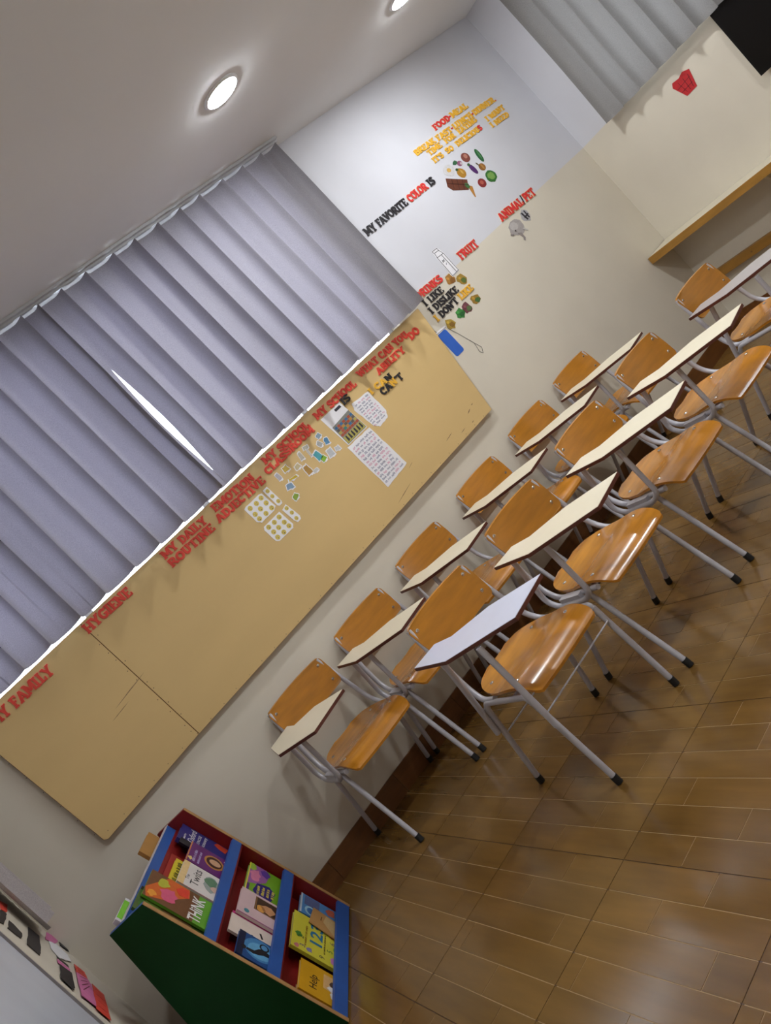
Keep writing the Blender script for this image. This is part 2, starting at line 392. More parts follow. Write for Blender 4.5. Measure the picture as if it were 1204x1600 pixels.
# two deep folds of a curtain gathered against the left wall
curtain('window_curtain', 'narrow grey curtain gathered in the corner beside the whiteboard', [-.46, -.27, -.09], -.42, -.03, .93, 2.78, XL+.05, -.03, CURTC, axis='B')
for (nm, lb, bx) in (('curtain_rail', 'slim grey curtain track under the ceiling above the wide curtain', (-5.40, -2.04, -.145, -.085, 2.845, 2.869)),
                     ('curtain_rail', 'slim grey curtain track on the ceiling along the side wall', (-.135, -.08, -2.40, -.30, 2.80, 2.869)),
                     ('curtain_rail', 'short curtain track on the left wall in the corner', (XL+.001, XL+.08, -.46, -.02, 2.79, 2.83))):
    t = thing(nm, lb, 'curtain rail', ((bx[0]+bx[1])/2, (bx[2]+bx[3])/2, bx[4]))
    ox, oy, oz = t.location; h = bx[5]-bx[4]
    Geo().box(bx[0]-ox, bx[1]-ox, bx[2]-oy, bx[3]-oy, h*.45, h).build('track', ALU, t)
    if bx[1]-bx[0] > 1: Geo().box(bx[0]-ox, bx[1]-ox, -.008, .008, 0, h*.45).build('slide', ALU, t)
    else: Geo().box(-.008, .008, bx[2]-oy, bx[3]-oy, 0, h*.45).build('slide', ALU, t)

# ================================================================ PIN BOARD ON THE LONG WALL
BY = -.036    # its front face
bd = thing('pin_board', 'long pale plywood pin board below the wide curtain', 'board', (-3.6, 0, .94))
def bpanel(poly): 
    P = [(x+3.6, z-.94) for x, z in poly]
    Geo().prism(P, BY, -.002, 'y').build('plywood_panel', PLYB, bd)
    e = Geo()
    for (a, b) in zip(P, P[1:]+P[:1]):
        d = Vector((b[0]-a[0], b[1]-a[1])); n = Vector((d.y, -d.x)).normalized()*.0012
        if n.dot(Vector((a[0]+b[0], a[1]+b[1]))*.5-Vector((sum(p[0] for p in P)/len(P), sum(p[1] for p in P)/len(P)))) < 0: n = -n
        e.prism([a, b, (b[0]+n.x, b[1]+n.y), (a[0]+n.x, a[1]+n.y)], BY+.001, -.003, 'y')
    e.build('cut_edge', PLYE, bd)
bpanel([(-5.155, .948), (-5.142, .936), (-4.5945, .948), (-4.6035, 1.655), (-5.19, 1.655)])
bpanel([(-4.5905, .948), (-2.172, .946), (-2.058, 1.655), (-4.5995, 1.655)])
sc = Geo(); rs = random.Random(3)       # pin pricks and nail heads along the seams
def dot(x, z, r): sc.prism(disc(r, 6, x+3.6, z-.94), BY-.0008, BY, 'y')
for k in range(16):
    z = .98+k*.042; dot(-4.597+rs.choice((-1, 1))*.012, z+rs.uniform(-.01, .01), .0022)
for k in range(34): dot(-5.12+k*.087, .957+rs.uniform(-.004, .004), .0018)
for k in range(7): dot(-5.165-.004*k, .99+k*.09, .0018)
tag(sc.build('nail_heads', BLK, bd), kind='stuff')
# dark rub marks near the lower edge
for (x, z, l, h, a) in ((-2.52, 1.02, .07, .006, .15), (-2.42, .985, .05, .005, .1), (-2.30, 1.035, .04, .008, .3), (-2.33, .978, .022, .006, .1), (-2.98, .993, .15, .005, .18), (-2.83, 1.07, .05, .003, .25),
                        (-2.25, 1.05, .02, .008, .1), (-4.66, 1.30, .20, .006, .12), (-4.75, 1.265, .11, .004, .1)):
    P = []
    for k in range(8): t = k/7; P.append((t*l-l/2, h*.5*math.sin(math.pi*t)*rs.uniform(.5, 1)))
    for k in range(6, 0, -1): t = k/7; P.append((t*l-l/2, -h*.5*math.sin(math.pi*t)*rs.uniform(.5, 1)))
    ca, sa = math.cos(a), math.sin(a)
    Geo().prism([(x+3.6+p[0]*ca-p[1]*sa, z-.94+p[0]*sa+p[1]*ca) for p in P], BY-.0003, BY, 'y').build('rub_mark', mat('brown rub mark', srgb(150, 122, 84), .7, .3, 60), bd)

# ================================================================ SIDE WALL: SCREEN, COUNTER, LOWER RAIL
t = thing('wall_screen', 'black flat screen on the side wall just under the curtain', 'screen', (0, -1.75, 1.23))
Geo().box(-.05, -.002, -.52, .52, .02, .44).build('casing', mat('black plastic casing', srgb(22, 20, 20), .5, .1, 20), t)
Geo().box(-.060, -.05, -.535, .535, 0, .455).build('bezel', mat('black plastic bezel', srgb(10, 9, 9), .5, .1, 20, .2), t)
Geo().box(-.0615, -.060, -.52, .52, .02, .44).build('display', BLACKTV, t)
t = thing('wall_counter', 'cream topped wall counter with an ochre wood front edge on the side wall', 'counter', (0, -1.4, 0))
Geo().box(-.262, -.002, -1.4, 1.392, .787, .834).build('top', CREAMTOP, t)
Geo().box(-.278, -.262, -1.4, 1.392, .785, .834).build('front_edge', OCHRE, t)
for yy in (-1.0, .45):
    g = Geo(); g.v = [(-.22, yy, .787), (-.002, yy, .787), (-.002, yy, .60), (-.03, yy, .60), (-.22, yy+.02, .787), (-.002, yy+.02, .787), (-.002, yy+.02, .60), (-.03, yy+.02, .60)]
    g.f = [(0, 1, 2, 3), (7, 6, 5, 4), (0, 4, 5, 1), (1, 5, 6, 2), (2, 6, 7, 3), (3, 7, 4, 0)]; g.build('bracket', CREAMTOP, t)
t = thing('wall_rail', 'low ochre wooden rail on the side wall below the counter', 'rail', (0, -1.4, .39))
Geo().box(-.05, -.002, -1.4, 1.35, 0, .06).build('board', OCHRE, t)
for k in range(9): Geo().prism(disc(.006, 8, -1.3+k*.32, .03), -.053, -.050, 'x').build('screw', PLYE, t)

# ================================================================ TABLET-ARM CHAIRS
TABLET = [(-.295, .136), (-.299, -.107), (-.161, -.402), (.051, -.35), (-.042, -.118), (-.16, .014), (-.179, .124)]
def tablet_part(poly, lam, root, z=.670):
    t = Geo().prism(poly, z, z+.013).build('writing_tablet', EDGE, root)
    cx = sum(p[0] for p in poly)/len(poly); cy = sum(p[1] for p in poly)/len(poly)
    Geo().prism([(cx+(p[0]-cx)*.992, cy+(p[1]-cy)*.992) for p in poly], z+.013, z+.0142).build('laminate', lam, t)
    Geo().prism([(p[0], p[1]) for p in ((-.27, .06), (-.20, .06), (-.16, -.22), (-.23, -.22))], z-.006, z).build('mounting_plate', STEEL, t)
    return t
WT = [(-.215, .168), (-.20, .186), (-.17, .192), (.17, .192)]
HW = [(-.222, .176), (-.215, .188), (-.19, .197), (-.12, .203), (-.04, .204), (.04, .196), (.10, .178), (.14, .155), (.17, .12), (.188, .06)]
SZ = [(-.222, .398), (-.214, .408), (-.19, .425), (-.155, .438), (-.115, .444), (-.06, .441), (.0, .434), (.08, .434), (.14, .438), (.188, .445)]
def seat_mesh():   # dished rear, raised front crest, waterfall lip
    def fn(i, j):
        y = -.222+.41*i; w = smooth_tab(HW, y); x = w*(2*j-1)
        return Vector((x, y, smooth_tab(SZ, y)+.004*(2*j-1)**2))
    return Geo().sheet(fn, 56, 20, (0, .001, -.011))
def back_mesh():
    def fn(i, j):
        v = 2*i-1; u = 2*j-1                      # v: bottom..top
        hw = .184 - .013*max(0, (abs(v)-.72)/.28)**2.2 - (.006 if v < 0 else 0)*(-v)
        x = hw*u; h = .081*v + .006*(1-u*u)*(-1 if v < 0 else 1)
        return Vector((x, .204+h*.24-.018*u*u, .694+h*.97))
    return Geo().sheet(fn, 20, 18, (0, .011, .002))
bolt_me = Geo().lathe([(.0085, 0), (.008, .002), (.005, .0038), (.001, .0042)], 12).mesh('bolt', CHROME, True)
seat_me = seat_mesh().mesh('seat', HONEYS, True); back_me = back_mesh().mesh('backrest', HONEY, True)
TR = .0115
def make_chair(variant):
    root = thing('tablet_chair', 'tmp', 'chair')
    st = link('seat', seat_me, root); bk = link('backrest', back_me, root)
    for x, y in ((-.165, -.115), (.165, -.115), (-.14, .09), (.14, .09)):
        b = link('bolt', bolt_me, st, (x, y, smooth_tab(SZ, y)+.0024))
    for x, h in ((-.152, .05), (.152, .05), (-.150, -.045), (.150, -.045)):
        b = link('bolt', bolt_me, bk, (x, .204+h*.24-.018*(x/.184)**2-.001, .694+h*.97)); b.rotation_euler = (math.pi/2+.24, 0, 0)
    for s in (-1, 1):
        x = .216*s
        if variant == 'loop':
            legs = (((x, -.235, .022), (x, -.088, .410)), ((x, .213, .022), (x, .035, .408)))
            up = fillet([(x*.96, -.15, .417), (x*.96, .09, .414), (x*.92, .155, .475), (x*.80, .215, .765)], .06)
        else:
            legs = (((x, -.228, .022), (x, -.185, .40)), ((x, .222, .022), (x, .105, .395)))
            up = fillet([(x*.96, .02, .419), (x*.96, .10, .417), (x*.90, .155, .475), (x*.80, .215, .765)], .05)
        for a, b in legs:
            lg = Geo().tube([a, b], TR).build('leg', STEEL, root, True)
            d = (Vector(a)-Vector(b)).normalized(); e = Vector(a)+d*.0
            Geo().tube([Vector(a)-d*.012, Vector((a[0]+d.x*.01, a[1]+d.y*.01, .001))], TR+.0022, 12).build('rubber_foot', RUBBER, lg, True)
        Geo().tube(up, TR).build('back_upright', STEEL, root, True)
        if variant != 'loop':
            Geo().tube(fillet([(x, -.183, .385), (x, -.178, .415), (x, .085, .412), (x, .105, .385)], .03), TR).build('side_rail', STEEL, root, True)
    for y in (-.09, .06): Geo().tube([(-.21, y, .409), (.21, y, .409)], .009).build('cross_bar', STEEL, root, True)
    if variant == 'loop':
        Geo().tube(fillet([(-.238, -.128, .664), (-.238, -.135, .43), (-.236, -.09, .398), (-.236, .085, .396), (-.238, .128, .44), (-.238, .095, .664)], .05), TR).build('tablet_arm', STEEL, root, True)
        Geo().box(-.236, -.214, -.06, .06, .380, .425).build('weld_plate', STEEL, root)
    else:
        Geo().tube([(-.240, -.235, .664), (-.240, -.243, .30)], TR).build('tablet_arm', STEEL, root, True)
        Geo().tube([(-.240, .040, .664), (-.240, .140, .287)], TR).build('tablet_arm', STEEL, root, True)
        for y, z in ((-.205, .335), (.165, .25)): Geo().tube([(-.21, y, z), (.21, y, z)], .0035, 8).build('rack_wire', STEEL, root, True)
    return root
loop = make_chair('loop'); straight = make_chair('straight')
WROW = 'tablet chairs in the row along the wall'; FROW = 'tablet chairs in the row standing away from the wall'
def wt(p): 
    P = hit(p[0], p[1], 2, .686); return (P.x+4.145, P.y+.247)
W1T = [wt(p) for p in ((534.8, 1075.5), (490, 1142), (434, 1179.4), (422, 1169), (447.4, 1134.5), (458.6, 1133), (490.7, 1103))]
chairs = [(-4.145, -.247, loop, LAMC, W1T, 'tablet chair by the wall nearest the book rack, its cream tablet swung outwards', WROW),
          (-3.66, -.25, loop, LAMC, TABLET, 'second tablet chair from the book rack in the row along the wall', WROW),
          (-3.150, -.25, loop, LAMC, TABLET, 'third tablet chair from the book rack in the row along the wall', WROW),
          (-2.585, -.25, loop, LAMC, TABLET, 'fourth tablet chair from the book rack in the row along the wall', WROW),
          (-2.045, -.25, loop, LAMC, TABLET, 'fifth tablet chair from the book rack in the row along the wall', WROW),
          (-1.525, -.25, loop, LAMC, TABLET, 'last tablet chair of the wall row, towards the side wall counter', WROW),
          (-3.83, -1.32, straight, LAMB, TABLET, 'tablet chair with the bluish white tablet and thin wires under its seat', FROW),
          (-3.31, -1.33, loop, LAMC, TABLET, 'cream tablet chair next to the one with the bluish white tablet', FROW),
          (-2.755, -1.33, loop, LAMC, TABLET, 'cream tablet chair in the middle of the row standing away from the wall', FROW),
          (-2.205, -1.33, loop, LAMC, TABLET, 'cream tablet chair beside the greyish tablet chair in the row away from the wall', FROW),
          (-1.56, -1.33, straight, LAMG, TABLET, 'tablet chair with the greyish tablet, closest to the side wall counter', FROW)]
used = set(); todo = []
for x, y, src, lam, poly, lb, gr in chairs:
    if src.name in used: c = dup(src)
    else: c = src; used.add(src.name)
    c.location = (x, y, 0); tag(c, lb, 'chair', gr); todo.append((c, poly, lam))
for c, poly, lam in todo: tablet_part(poly, lam, c)

# ================================================================ CUT-OUT LETTERS (slab-serif strokes, own shapes)
def arc(cx, cy, rx, ry, a0, a1, n=10): return [(cx+rx*math.cos(math.radians(a0+(a1-a0)*k/n)), cy+ry*math.sin(math.radians(a0+(a1-a0)*k/n))) for k in range(n+1)]
def ser(x, y, l=.34): return ('s', [(x-l/2, y), (x+l/2, y)])
K = lambda *p: ('k', list(p))
GLY = {
 'A': (.92, [K((.14, .06), (.46, .94)), K((.78, .06), (.46, .94)), ('s', [(.26, .30), (.66, .30)]), ser(.14, .07), ser(.78, .07)]),
 'B': (.82, [K((.22, .05), (.22, .95)), ('k', [(.2, .88)]+arc(.44, .70, .2, .18, 90, -90)+[(.2, .52)]), ('k', [(.2, .50)]+arc(.46, .30, .24, .20, 90, -90)+[(.2, .10)])]),
 'C': (.82, [('k', arc(.45, .5, .31, .39, 50, 310, 14)), K((.68, .66), (.68, .93))]),
 'D': (.86, [K((.22, .06), (.22, .94)), ('k', [(.2, .88)]+arc(.40, .5, .32, .38, 90, -90, 12)+[(.2, .12)]), ser(.18, .07, .26), ser(.18, .93, .26)]),
 'E': (.76, [K((.22, .05), (.22, .95)), ('s', [(.06, .92), (.68, .92)]), ('s', [(.2, .5), (.55, .5)]), ('s', [(.06, .08), (.70, .08)]), ('s', [(.65, .98), (.65, .72)]), ('s', [(.66, .02), (.66, .30)])]),
 'F': (.72, [K((.24, .05), (.24, .95)), ('s', [(.06, .92), (.68, .92)]), ('s', [(.2, .5), (.54, .5)]), ('s', [(.65, .98), (.65, .70)]), ser(.24, .07, .40)]),
 'G': (.88, [('k', arc(.45, .5, .31, .39, 55, 330, 14)), K((.72, .10), (.72, .46)), ('s', [(.50, .45), (.86, .45)]), K((.70, .70), (.70, .93))]),
 'H': (.96, [K((.22, .05), (.22, .95)), K((.74, .05), (.74, .95)), ('s', [(.2, .5), (.76, .5)]), ser(.22, .07), ser(.22, .93), ser(.74, .07), ser(.74, .93)]),
 'I': (.46, [K((.23, .05), (.23, .95)), ser(.23, .07, .42), ser(.23, .93, .42)]),
 'J': (.66, [('k', [(.46, .93), (.46, .32)]+arc(.29, .30, .17, .2, 0, -180, 8)), ser(.46, .93, .40)]),
 'K': (.92, [K((.22, .05), (.22, .95)), K((.24, .42), (.72, .92)), K((.36, .54), (.76, .06)), ser(.22, .07), ser(.22, .93), ser(.74, .07, .3), ser(.72, .93, .3)]),
 'L': (.72, [K((.24, .05), (.24, .95)), ('s', [(.06, .08), (.66, .08)]), ('s', [(.63, .02), (.63, .34)]), ser(.24, .93, .38)]),
 'M': (1.14, [K((.22, .05), (.22, .95)), K((.92, .05), (.92, .95)), K((.24, .92), (.57, .22)), K((.90, .92), (.57, .22)), ser(.2, .07), ser(.94, .07), ser(.16, .93, .24), ser(.98, .93, .24)]),
 'N': (.98, [K((.22, .05), (.22, .95)), K((.76, .05), (.76, .95)), K((.22, .92), (.76, .08)), ser(.22, .07), ser(.16, .93, .24), ser(.78, .93)]),
 'O': (.88, [('k', arc(.44, .5, .31, .38, 0, 360, 20))]),
 'P': (.80, [K((.24, .05), (.24, .95)), ('k', [(.2, .88)]+arc(.44, .67, .24, .21, 90, -90)+[(.2, .46)]), ser(.24, .07, .40)]),
 'R': (.90, [K((.22, .05), (.22, .95)), ('k', [(.2, .88)]+arc(.44, .68, .24, .20, 90, -90)+[(.2, .48)]), K((.46, .46), (.76, .06)), ser(.22, .07), ser(.78, .07, .22)]),
 'S': (.76, [('k', arc(.38, .71, .24, .18, 30, 250, 9)+arc(.38, .29, .26, .20, 80, -150, 9)), K((.62, .72), (.62, .93)), K((.13, .07), (.13, .28))]),
 'T': (.84, [K((.42, .05), (.42, .95)), ('s', [(.06, .92), (.78, .92)]), ('s', [(.09, .98), (.09, .70)]), ('s', [(.75, .98), (.75, .70)]), ser(.42, .07, .38)]),
 'U': (.92, [('k', [(.24, .93), (.24, .36)]+arc(.46, .34, .22, .24, 180, 360, 10)+[(.68, .93)]), ser(.24, .93), ser(.68, .93, .3)]),
 'V': (.90, [K((.16, .94), (.45, .08)), K((.74, .94), (.45, .08)), ser(.16, .93), ser(.74, .93)]),
 'W': (1.2, [K((.14, .94), (.36, .08)), K((.36, .08), (.60, .86)), K((.60, .86), (.84, .08)), K((.84, .08), (1.06, .94)), ser(.14, .93), ser(1.06, .93)]),
 'Y': (.90, [K((.16, .94), (.45, .46)), K((.74, .94), (.45, .46)), K((.45, .48), (.45, .06)), ser(.16, .93), ser(.74, .93), ser(.45, .07, .38)]),
 '-': (.44, [K((.06, .48), (.38, .48))]), '.': (.3, [K((.08, .1), (.22, .1))]), "'": (.28, [K((.14, .98), (.12, .70))]), '/': (.5, [('s', [(.06, -.05), (.44, 1.05)])]),
 '2': (.76, [('k', arc(.38, .68, .25, .22, 170, -30, 9)+[(.14, .1), (.66, .1)])]), '1': (.5, [K((.3, .05), (.3, .95)), K((.12, .78), (.3, .93))]), '3': (.76, [('k', arc(.36, .71, .24, .18, 150, -80, 8)+arc(.36, .30, .26, .20, 80, -150, 9))]),
 '4': (.8, [K((.55, .05), (.55, .95)), K((.55, .93), (.12, .36)), K((.1, .34), (.72, .34))]), '5': (.76, [('k', [(.62, .9), (.2, .9), (.18, .55)]+arc(.36, .31, .26, .22, 100, -150, 9))]), '6': (.78, [('k', arc(.4, .32, .24, .22, 0, 360, 14)), ('k', arc(.55, .4, .38, .5, 100, 180, 8))]),
 '9': (.78, [('k', arc(.38, .66, .24, .22, 0, 360, 14)), ('k', arc(.23, .6, .38, .5, -80, 0, 8))]), '7': (.76, [K((.1, .9), (.66, .9), (.32, .05))]), '8': (.76, [('k', arc(.38, .7, .22, .18, 0, 360, 14)), ('k', arc(.38, .3, .25, .2, 0, 360, 14))]), '0': (.8, [('k', arc(.4, .5, .26, .38, 0, 360, 16))]),
}
def ribbon(G, pts, t, z0, z1):
    n = len(pts); closed = n > 3 and math.dist(pts[0], pts[-1]) < 1e-6
    P = [Vector(p) for p in pts]; Lf, Rt = [], []
    for i in range(n):
        a = P[i-1] if i > 0 else (P[-2] if closed else None); b = P[i+1] if i < n-1 else (P[1] if closed else None)
        d1 = (P[i]-a).normalized() if a is not None else None; d2 = (b-P[i]).normalized() if b is not None else None
        d = ((d1 or d2)+(d2 or d1)); d = d.normalized() if d.length > 1e-4 else (d1 or d2)
        nn = Vector((-d.y, d.x)); k = 1/max(.55, nn.dot(Vector((-(d1 or d2).y, (d1 or d2).x))))
        Lf.append(P[i]+nn*t/2*k); Rt.append(P[i]-nn*t/2*k)
    b0 = len(G.v)
    for l, r in zip(Lf, Rt): G.v += [(l.x, l.y, z1), (r.x, r.y, z1), (l.x, l.y, z0), (r.x, r.y, z0)]
    for i in range(n-1):
        a, b = b0+4*i, b0+4*(i+1)
        G.f += [(a+1, b+1, b, a), (a+2, b+2, b+3, a+3), (a, b, b+2, a+2), (a+3, b+3, b+1, a+1)]
    G.f += [(b0, b0+2, b0+3, b0+1), (b0+4*n-3, b0+4*n-1, b0+4*n-2, b0+4*n-4)]
def glyph_mesh(ch, m, grow=0., zt=.004, _c={}):
    key = (ch, m.name, grow)
    if key not in _c:
        G = Geo()
        for i, (kind, pts) in enumerate(GLY[ch][1]):
            t = (.225 if kind == 'k' else .125)+grow
            if grow and len(pts) > 1 and math.dist(pts[0], pts[-1]) > 1e-6:
                a, b = Vector(pts[0]), Vector(pts[1]); c, d = Vector(pts[-1]), Vector(pts[-2])
                pts = [tuple(a+(a-b).normalized()*grow/2)]+pts[1:-1]+[tuple(c+(c-d).normalized()*grow/2)]
            ribbon(G, pts, t, 0, zt+i*.00012)
        _c[key] = G.mesh('letter', m)
    return _c[key]
COLS = {'r': (RED, REDO), 'R': (REDW, YELO), 'y': (YEL, YELO), 'k': (BLK, None)}
def word(text, cols, x0, x1, z, h, y, label, z2=None, sp=.42, cat='lettering', name='wall_lettering'):
    """text standing on a wall facing -y from x0 to x1; cols = one colour key per character"""
    t = thing(name, label, cat, (x0, y, z), (math.pi/2, 0, 0))
    if len(cols) == 1: cols = cols*len(text)
    adv = sum(GLY[c][0]*.93 if c != ' ' else sp for c in text); k = (x1-x0)/adv; px = 0; r = random.Random(len(text)*7+ord(text[0])); dz = (z2-z) if z2 is not None else 0
    for i, (c, cc) in enumerate(zip(text, cols)):
        if c == ' ': px += sp*k; continue
        m, mo = COLS[cc]
        o = link('letter', glyph_mesh(c, m), t, (px, r.uniform(-.03, .03)*h+dz*px/(x1-x0), .0012+(i % 2)*.0011)); o.scale = (k, h, 1); o.rotation_euler = (0, 0, r.uniform(-.04, .04))
        if mo:
            b = link('paper_border', glyph_mesh(c, mo, .065, .0016), o, (0, 0, -.0010)); 
        px += GLY[c][0]*.93*k
    return t
B0 = BY-.0004
word('WHAT CAN YOU', 'r', -2.675, -2.245, 1.590, .042, B0, 'red cut-out letters WHAT CAN YOU on the plywood board', 1.575)
word('DO', 'r', -2.252, -2.165, 1.548, .046, B0, 'red cut-out letters DO at the board corner', 1.545)
word('ABILITY', 'r', -2.575, -2.333, 1.533, .040, B0, 'red cut-out letters ABILITY on the plywood board', 1.526)
word('I CAN', 'yyyyk', -2.700, -2.520, 1.484, .038, B0, 'yellow and black cut-out letters I CAN on the board', 1.468)
word("CAN'T", 'kkykk', -2.648, -2.466, 1.436, .042, B0, "black and yellow cut-out letters CAN'T on the board", 1.428)
word('MY SCHOOL', 'r', -3.052, -2.724, 1.586, .042, B0, 'red cut-out letters MY SCHOOL above the school photo print', 1.576)
word('IS', 'k', -2.875, -2.815, 1.546, .042, B0-.004, 'black cut-out letters IS beside the school photo print', 1.54)
word('MY SCHOOL', 'r', -3.442, -3.108, 1.603, .039, B0, 'red cut-out letters MY SCHOOL standing above CLASSROOM', 1.592)
word('CLASSROOM', 'r', -3.472, -3.106, 1.557, .039, B0, 'red cut-out letters CLASSROOM above the small object cut-outs')
word('EMOTION', 'r', -3.806, -3.535, 1.601, .042, B0, 'red cut-out letters EMOTION on the plywood board', 1.584)
word('ADJECTIVE', 'r', -3.83, -3.505, 1.551, .042, B0, 'red cut-out letters ADJECTIVE above the face cards', 1.54)
word('MY DAILY', 'r', -4.140, -3.866, 1.603, .041, B0, 'red cut-out letters MY DAILY on the plywood board', 1.594)
word('ROUTINE', 'r', -4.144, -3.864, 1.553, .042, B0, 'red cut-out letters ROUTINE on the plywood board', 1.543)
word('HYGIENE', 'r', -4.610, -4.352, 1.598, .047, B0, 'red cut-out letters HYGIENE beside the board seam', 1.59)
word('MY FAMILY', 'r', -5.125, -4.815, 1.582, .050, B0, 'red cut-out letters MY FAMILY at the board end near the left wall', 1.578)
word('FOOD-MEAL', 'RRRRRyyyy', -.949, -.581, 2.392, .042, 0, 'red and yellow cut-out letters FOOD-MEAL on the upper wall', 2.382)
word('BREAK FAST-LUNCH-DINNER.', 'yyyyyyyyyyRyyyyyRyyyyyyR', -1.216, -.338, 2.340, .040, 0, 'yellow cut-out letters BREAK FAST-LUNCH-DINNER on the upper wall', 2.304)
word('TIME FOR EATING', 'y', -1.132, -.605, 2.292, .038, 0, 'yellow cut-out letters TIME FOR EATING on the upper wall', 2.276, .85)
word("IT'S SO DELICIOUS", 'yyyyyyyyyyyyyyyyR', -1.143, -.619, 2.238, .038, 0, "yellow cut-out letters IT'S SO DELICIOUS on the upper wall", 2.216, .9)
word('I WANT', 'y', -.536, -.328, 2.232, .038, 0, 'yellow cut-out letters I WANT near the wall corner', 2.226)
word('I NEED', 'y', -.542, -.341, 2.182, .038, 0, 'yellow cut-out letters I NEED near the wall corner', 2.17)
word('MY FAVORITE COLOR IS', 'kkkkkkkkkkkkRRRRRkkk', -1.935, -1.250, 2.152, .052, 0, 'black and red cut-out letters MY FAVORITE COLOR IS on the wall', 2.142)
word('ANIMAL/PET', 'RRRRRRkRRR', -1.056, -.658, 1.690, .058, 0, 'red cut-out letters ANIMAL/PET on the two-tone wall line', 1.674)
word('FRUIT', 'R', -1.530, -1.341, 1.686, .055, 0, 'red cut-out letters FRUIT on the two-tone wall line', 1.679)
word('DRINKS', 'R', -1.985, -1.744, 1.684, .048, 0, 'red cut-out letters DRINKS beside the curtain edge', 1.674)
word('I LIKE', 'k', -1.978, -1.798, 1.630, .044, 0, 'black cut-out letters I LIKE on the wall', 1.62)
word('I DISLIKE', 'k', -1.984, -1.711, 1.574, .044, 0, 'black cut-out letters I DISLIKE on the wall', 1.563)
word("I DON'T LIKE", 'yykkkkkkyyyy', -1.992, -1.615, 1.520, .044, 0, "black and yellow cut-out letters I DON'T LIKE on the wall", 1.512)

# ================================================================ PAPERS ON THE BOARD
def cut(poly, m, y, parent=None, name='sheet', t=.0012, o=(0, 0)):
    return Geo().prism([(p[0]-o[0], p[1]-o[1]) for p in poly], y-t, y, 'y').build(name, m, parent)
INKB = mat('blue black ink', srgb(60, 62, 110), .7, .1, 30); INKP = mat('pink ink', srgb(206, 112, 150), .7, .1, 30); INKK = mat('dark ink line', srgb(52, 50, 56), .7, .1, 30)
FACE = mat('yellow printed face', srgb(214, 190, 92), .6, .15, 90); FACED = mat('dark printed face', srgb(80, 84, 80), .6, .15, 90)
def shade(c, n): return mat('print '+n, tuple(v*.78 for v in srgb(*c)), .6, .12, 60)
def paper(name, label, cat, poly, m=PAPER, group=None):
    cx = sum(p[0] for p in poly)/len(poly); cz = sum(p[1] for p in poly)/len(poly)
    t = thing(name, label, cat, (cx, B0, cz), group=group)
    cut(poly, m, 0, t, o=(cx, cz)); return t, cx, cz
def rough(poly, n=6, a=.003, seed=1):
    r = random.Random(seed); out = []
    for p, q in zip(poly, poly[1:]+poly[:1]):
        for k in range(n): out.append((p[0]+(q[0]-p[0])*k/n+r.uniform(-a, a), p[1]+(q[1]-p[1])*k/n+r.uniform(-a, a)))
    return out
def faces(t, x0, x1, z0, z1, nx, nz, r):
    G, D = Geo(), Geo(); rr = random.Random(int(abs(x0*1e4)))
    for i in range(nx):
        for j in range(nz):
            cx = x0+(x1-x0)*(i+.5)/nx+rr.uniform(-.003, .003); cz = z0+(z1-z0)*(j+.5)/nz+rr.uniform(-.003, .003)
            G.prism(disc(r, 12, cx, cz), -.0020, -.0012, 'y')
            for dx, dz, ra in ((-.35, .2, .16), (.35, .2, .16), (0, -.4, .28)): D.prism(disc(r*ra, 6, cx+dx*r, cz+dz*r, r*ra*.6), -.0026, -.0020, 'y')
    tag(G.build('printed_faces', FACE, t), kind='stuff'); tag(D.build('face_features', FACED, t), kind='stuff')
for poly, nx, nz, r, lb in (([(-3.564, 1.516), (-3.560, 1.424), (-3.582, 1.413), (-3.672, 1.413), (-3.690, 1.432), (-3.690, 1.516), (-3.676, 1.522), (-3.58, 1.522)], 3, 3, .013, 'white card of yellow faces directly under ADJECTIVE'),
                       ([(-3.519, 1.523), (-3.516, 1.420), (-3.524, 1.410), (-3.545, 1.412), (-3.551, 1.42), (-3.551, 1.522)], 1, 3, .011, 'narrow white card with three faces, the upper one'),
                       ([(-3.568, 1.392), (-3.561, 1.300), (-3.575, 1.287), (-3.672, 1.287), (-3.690, 1.302), (-3.692, 1.380), (-3.68, 1.392)], 3, 3, .013, 'white card of yellow faces, the lower wide one'),
                       ([(-3.514, 1.396), (-3.502, 1.305), (-3.512, 1.290), (-3.536, 1.290), (-3.545, 1.31), (-3.549, 1.387)], 1, 3, .011, 'narrow white card with three faces, the lower one')):
    t, cx, cz = paper('face_card', lb, 'card', rough(poly, 3, .0012, len(lb)))
    xs = [p[0] for p in poly]; zs = [p[1] for p in poly]
    faces(t, min(xs)+.004-cx, max(xs)-.004-cx, min(zs)+.004-cz, max(zs)-.004-cz, nx, nz, r)
def scribble(t, x0, x1, z0, z1, rows, skew, cx, cz, seed, pink=.35):
    r = random.Random(seed); G = {False: Geo(), True: Geo()}
    for k in range(rows):
        z = z1-(z1-z0)*(k+.5)/rows; x = x0; hh = (z1-z0)/rows*.34
        while x < x1-.012:
            wl = r.uniform(.014, .036); wl = min(wl, x1-x); P = []; n = max(3, int(wl/.0035))
            for i in range(n+1): P.append((x+wl*i/n-cx, z-cz+skew*(x-x0)+(hh if i % 2 else -hh)*r.uniform(.4, 1.2)))
            g = G[r.random() < pink]; b = len(g.v); w = .0009
            for p in P: g.v += [(p[0]-w, -.0017, p[1]-w), (p[0]+w, -.0017, p[1]+w)]
            g.f += [(b+2*i, b+2*i+1, b+2*i+3, b+2*i+2) for i in range(len(P)-1)]
            x += wl+.007
    for pk, g in G.items():
        if g.f: tag(g.build('handwriting', INKP if pk else INKB, t), kind='stuff')
P = [(-2.70, 1.515), (-2.700, 1.372), (-2.725, 1.338), (-2.800, 1.334), (-2.826, 1.36), (-2.845, 1.49), (-2.83, 1.525)]
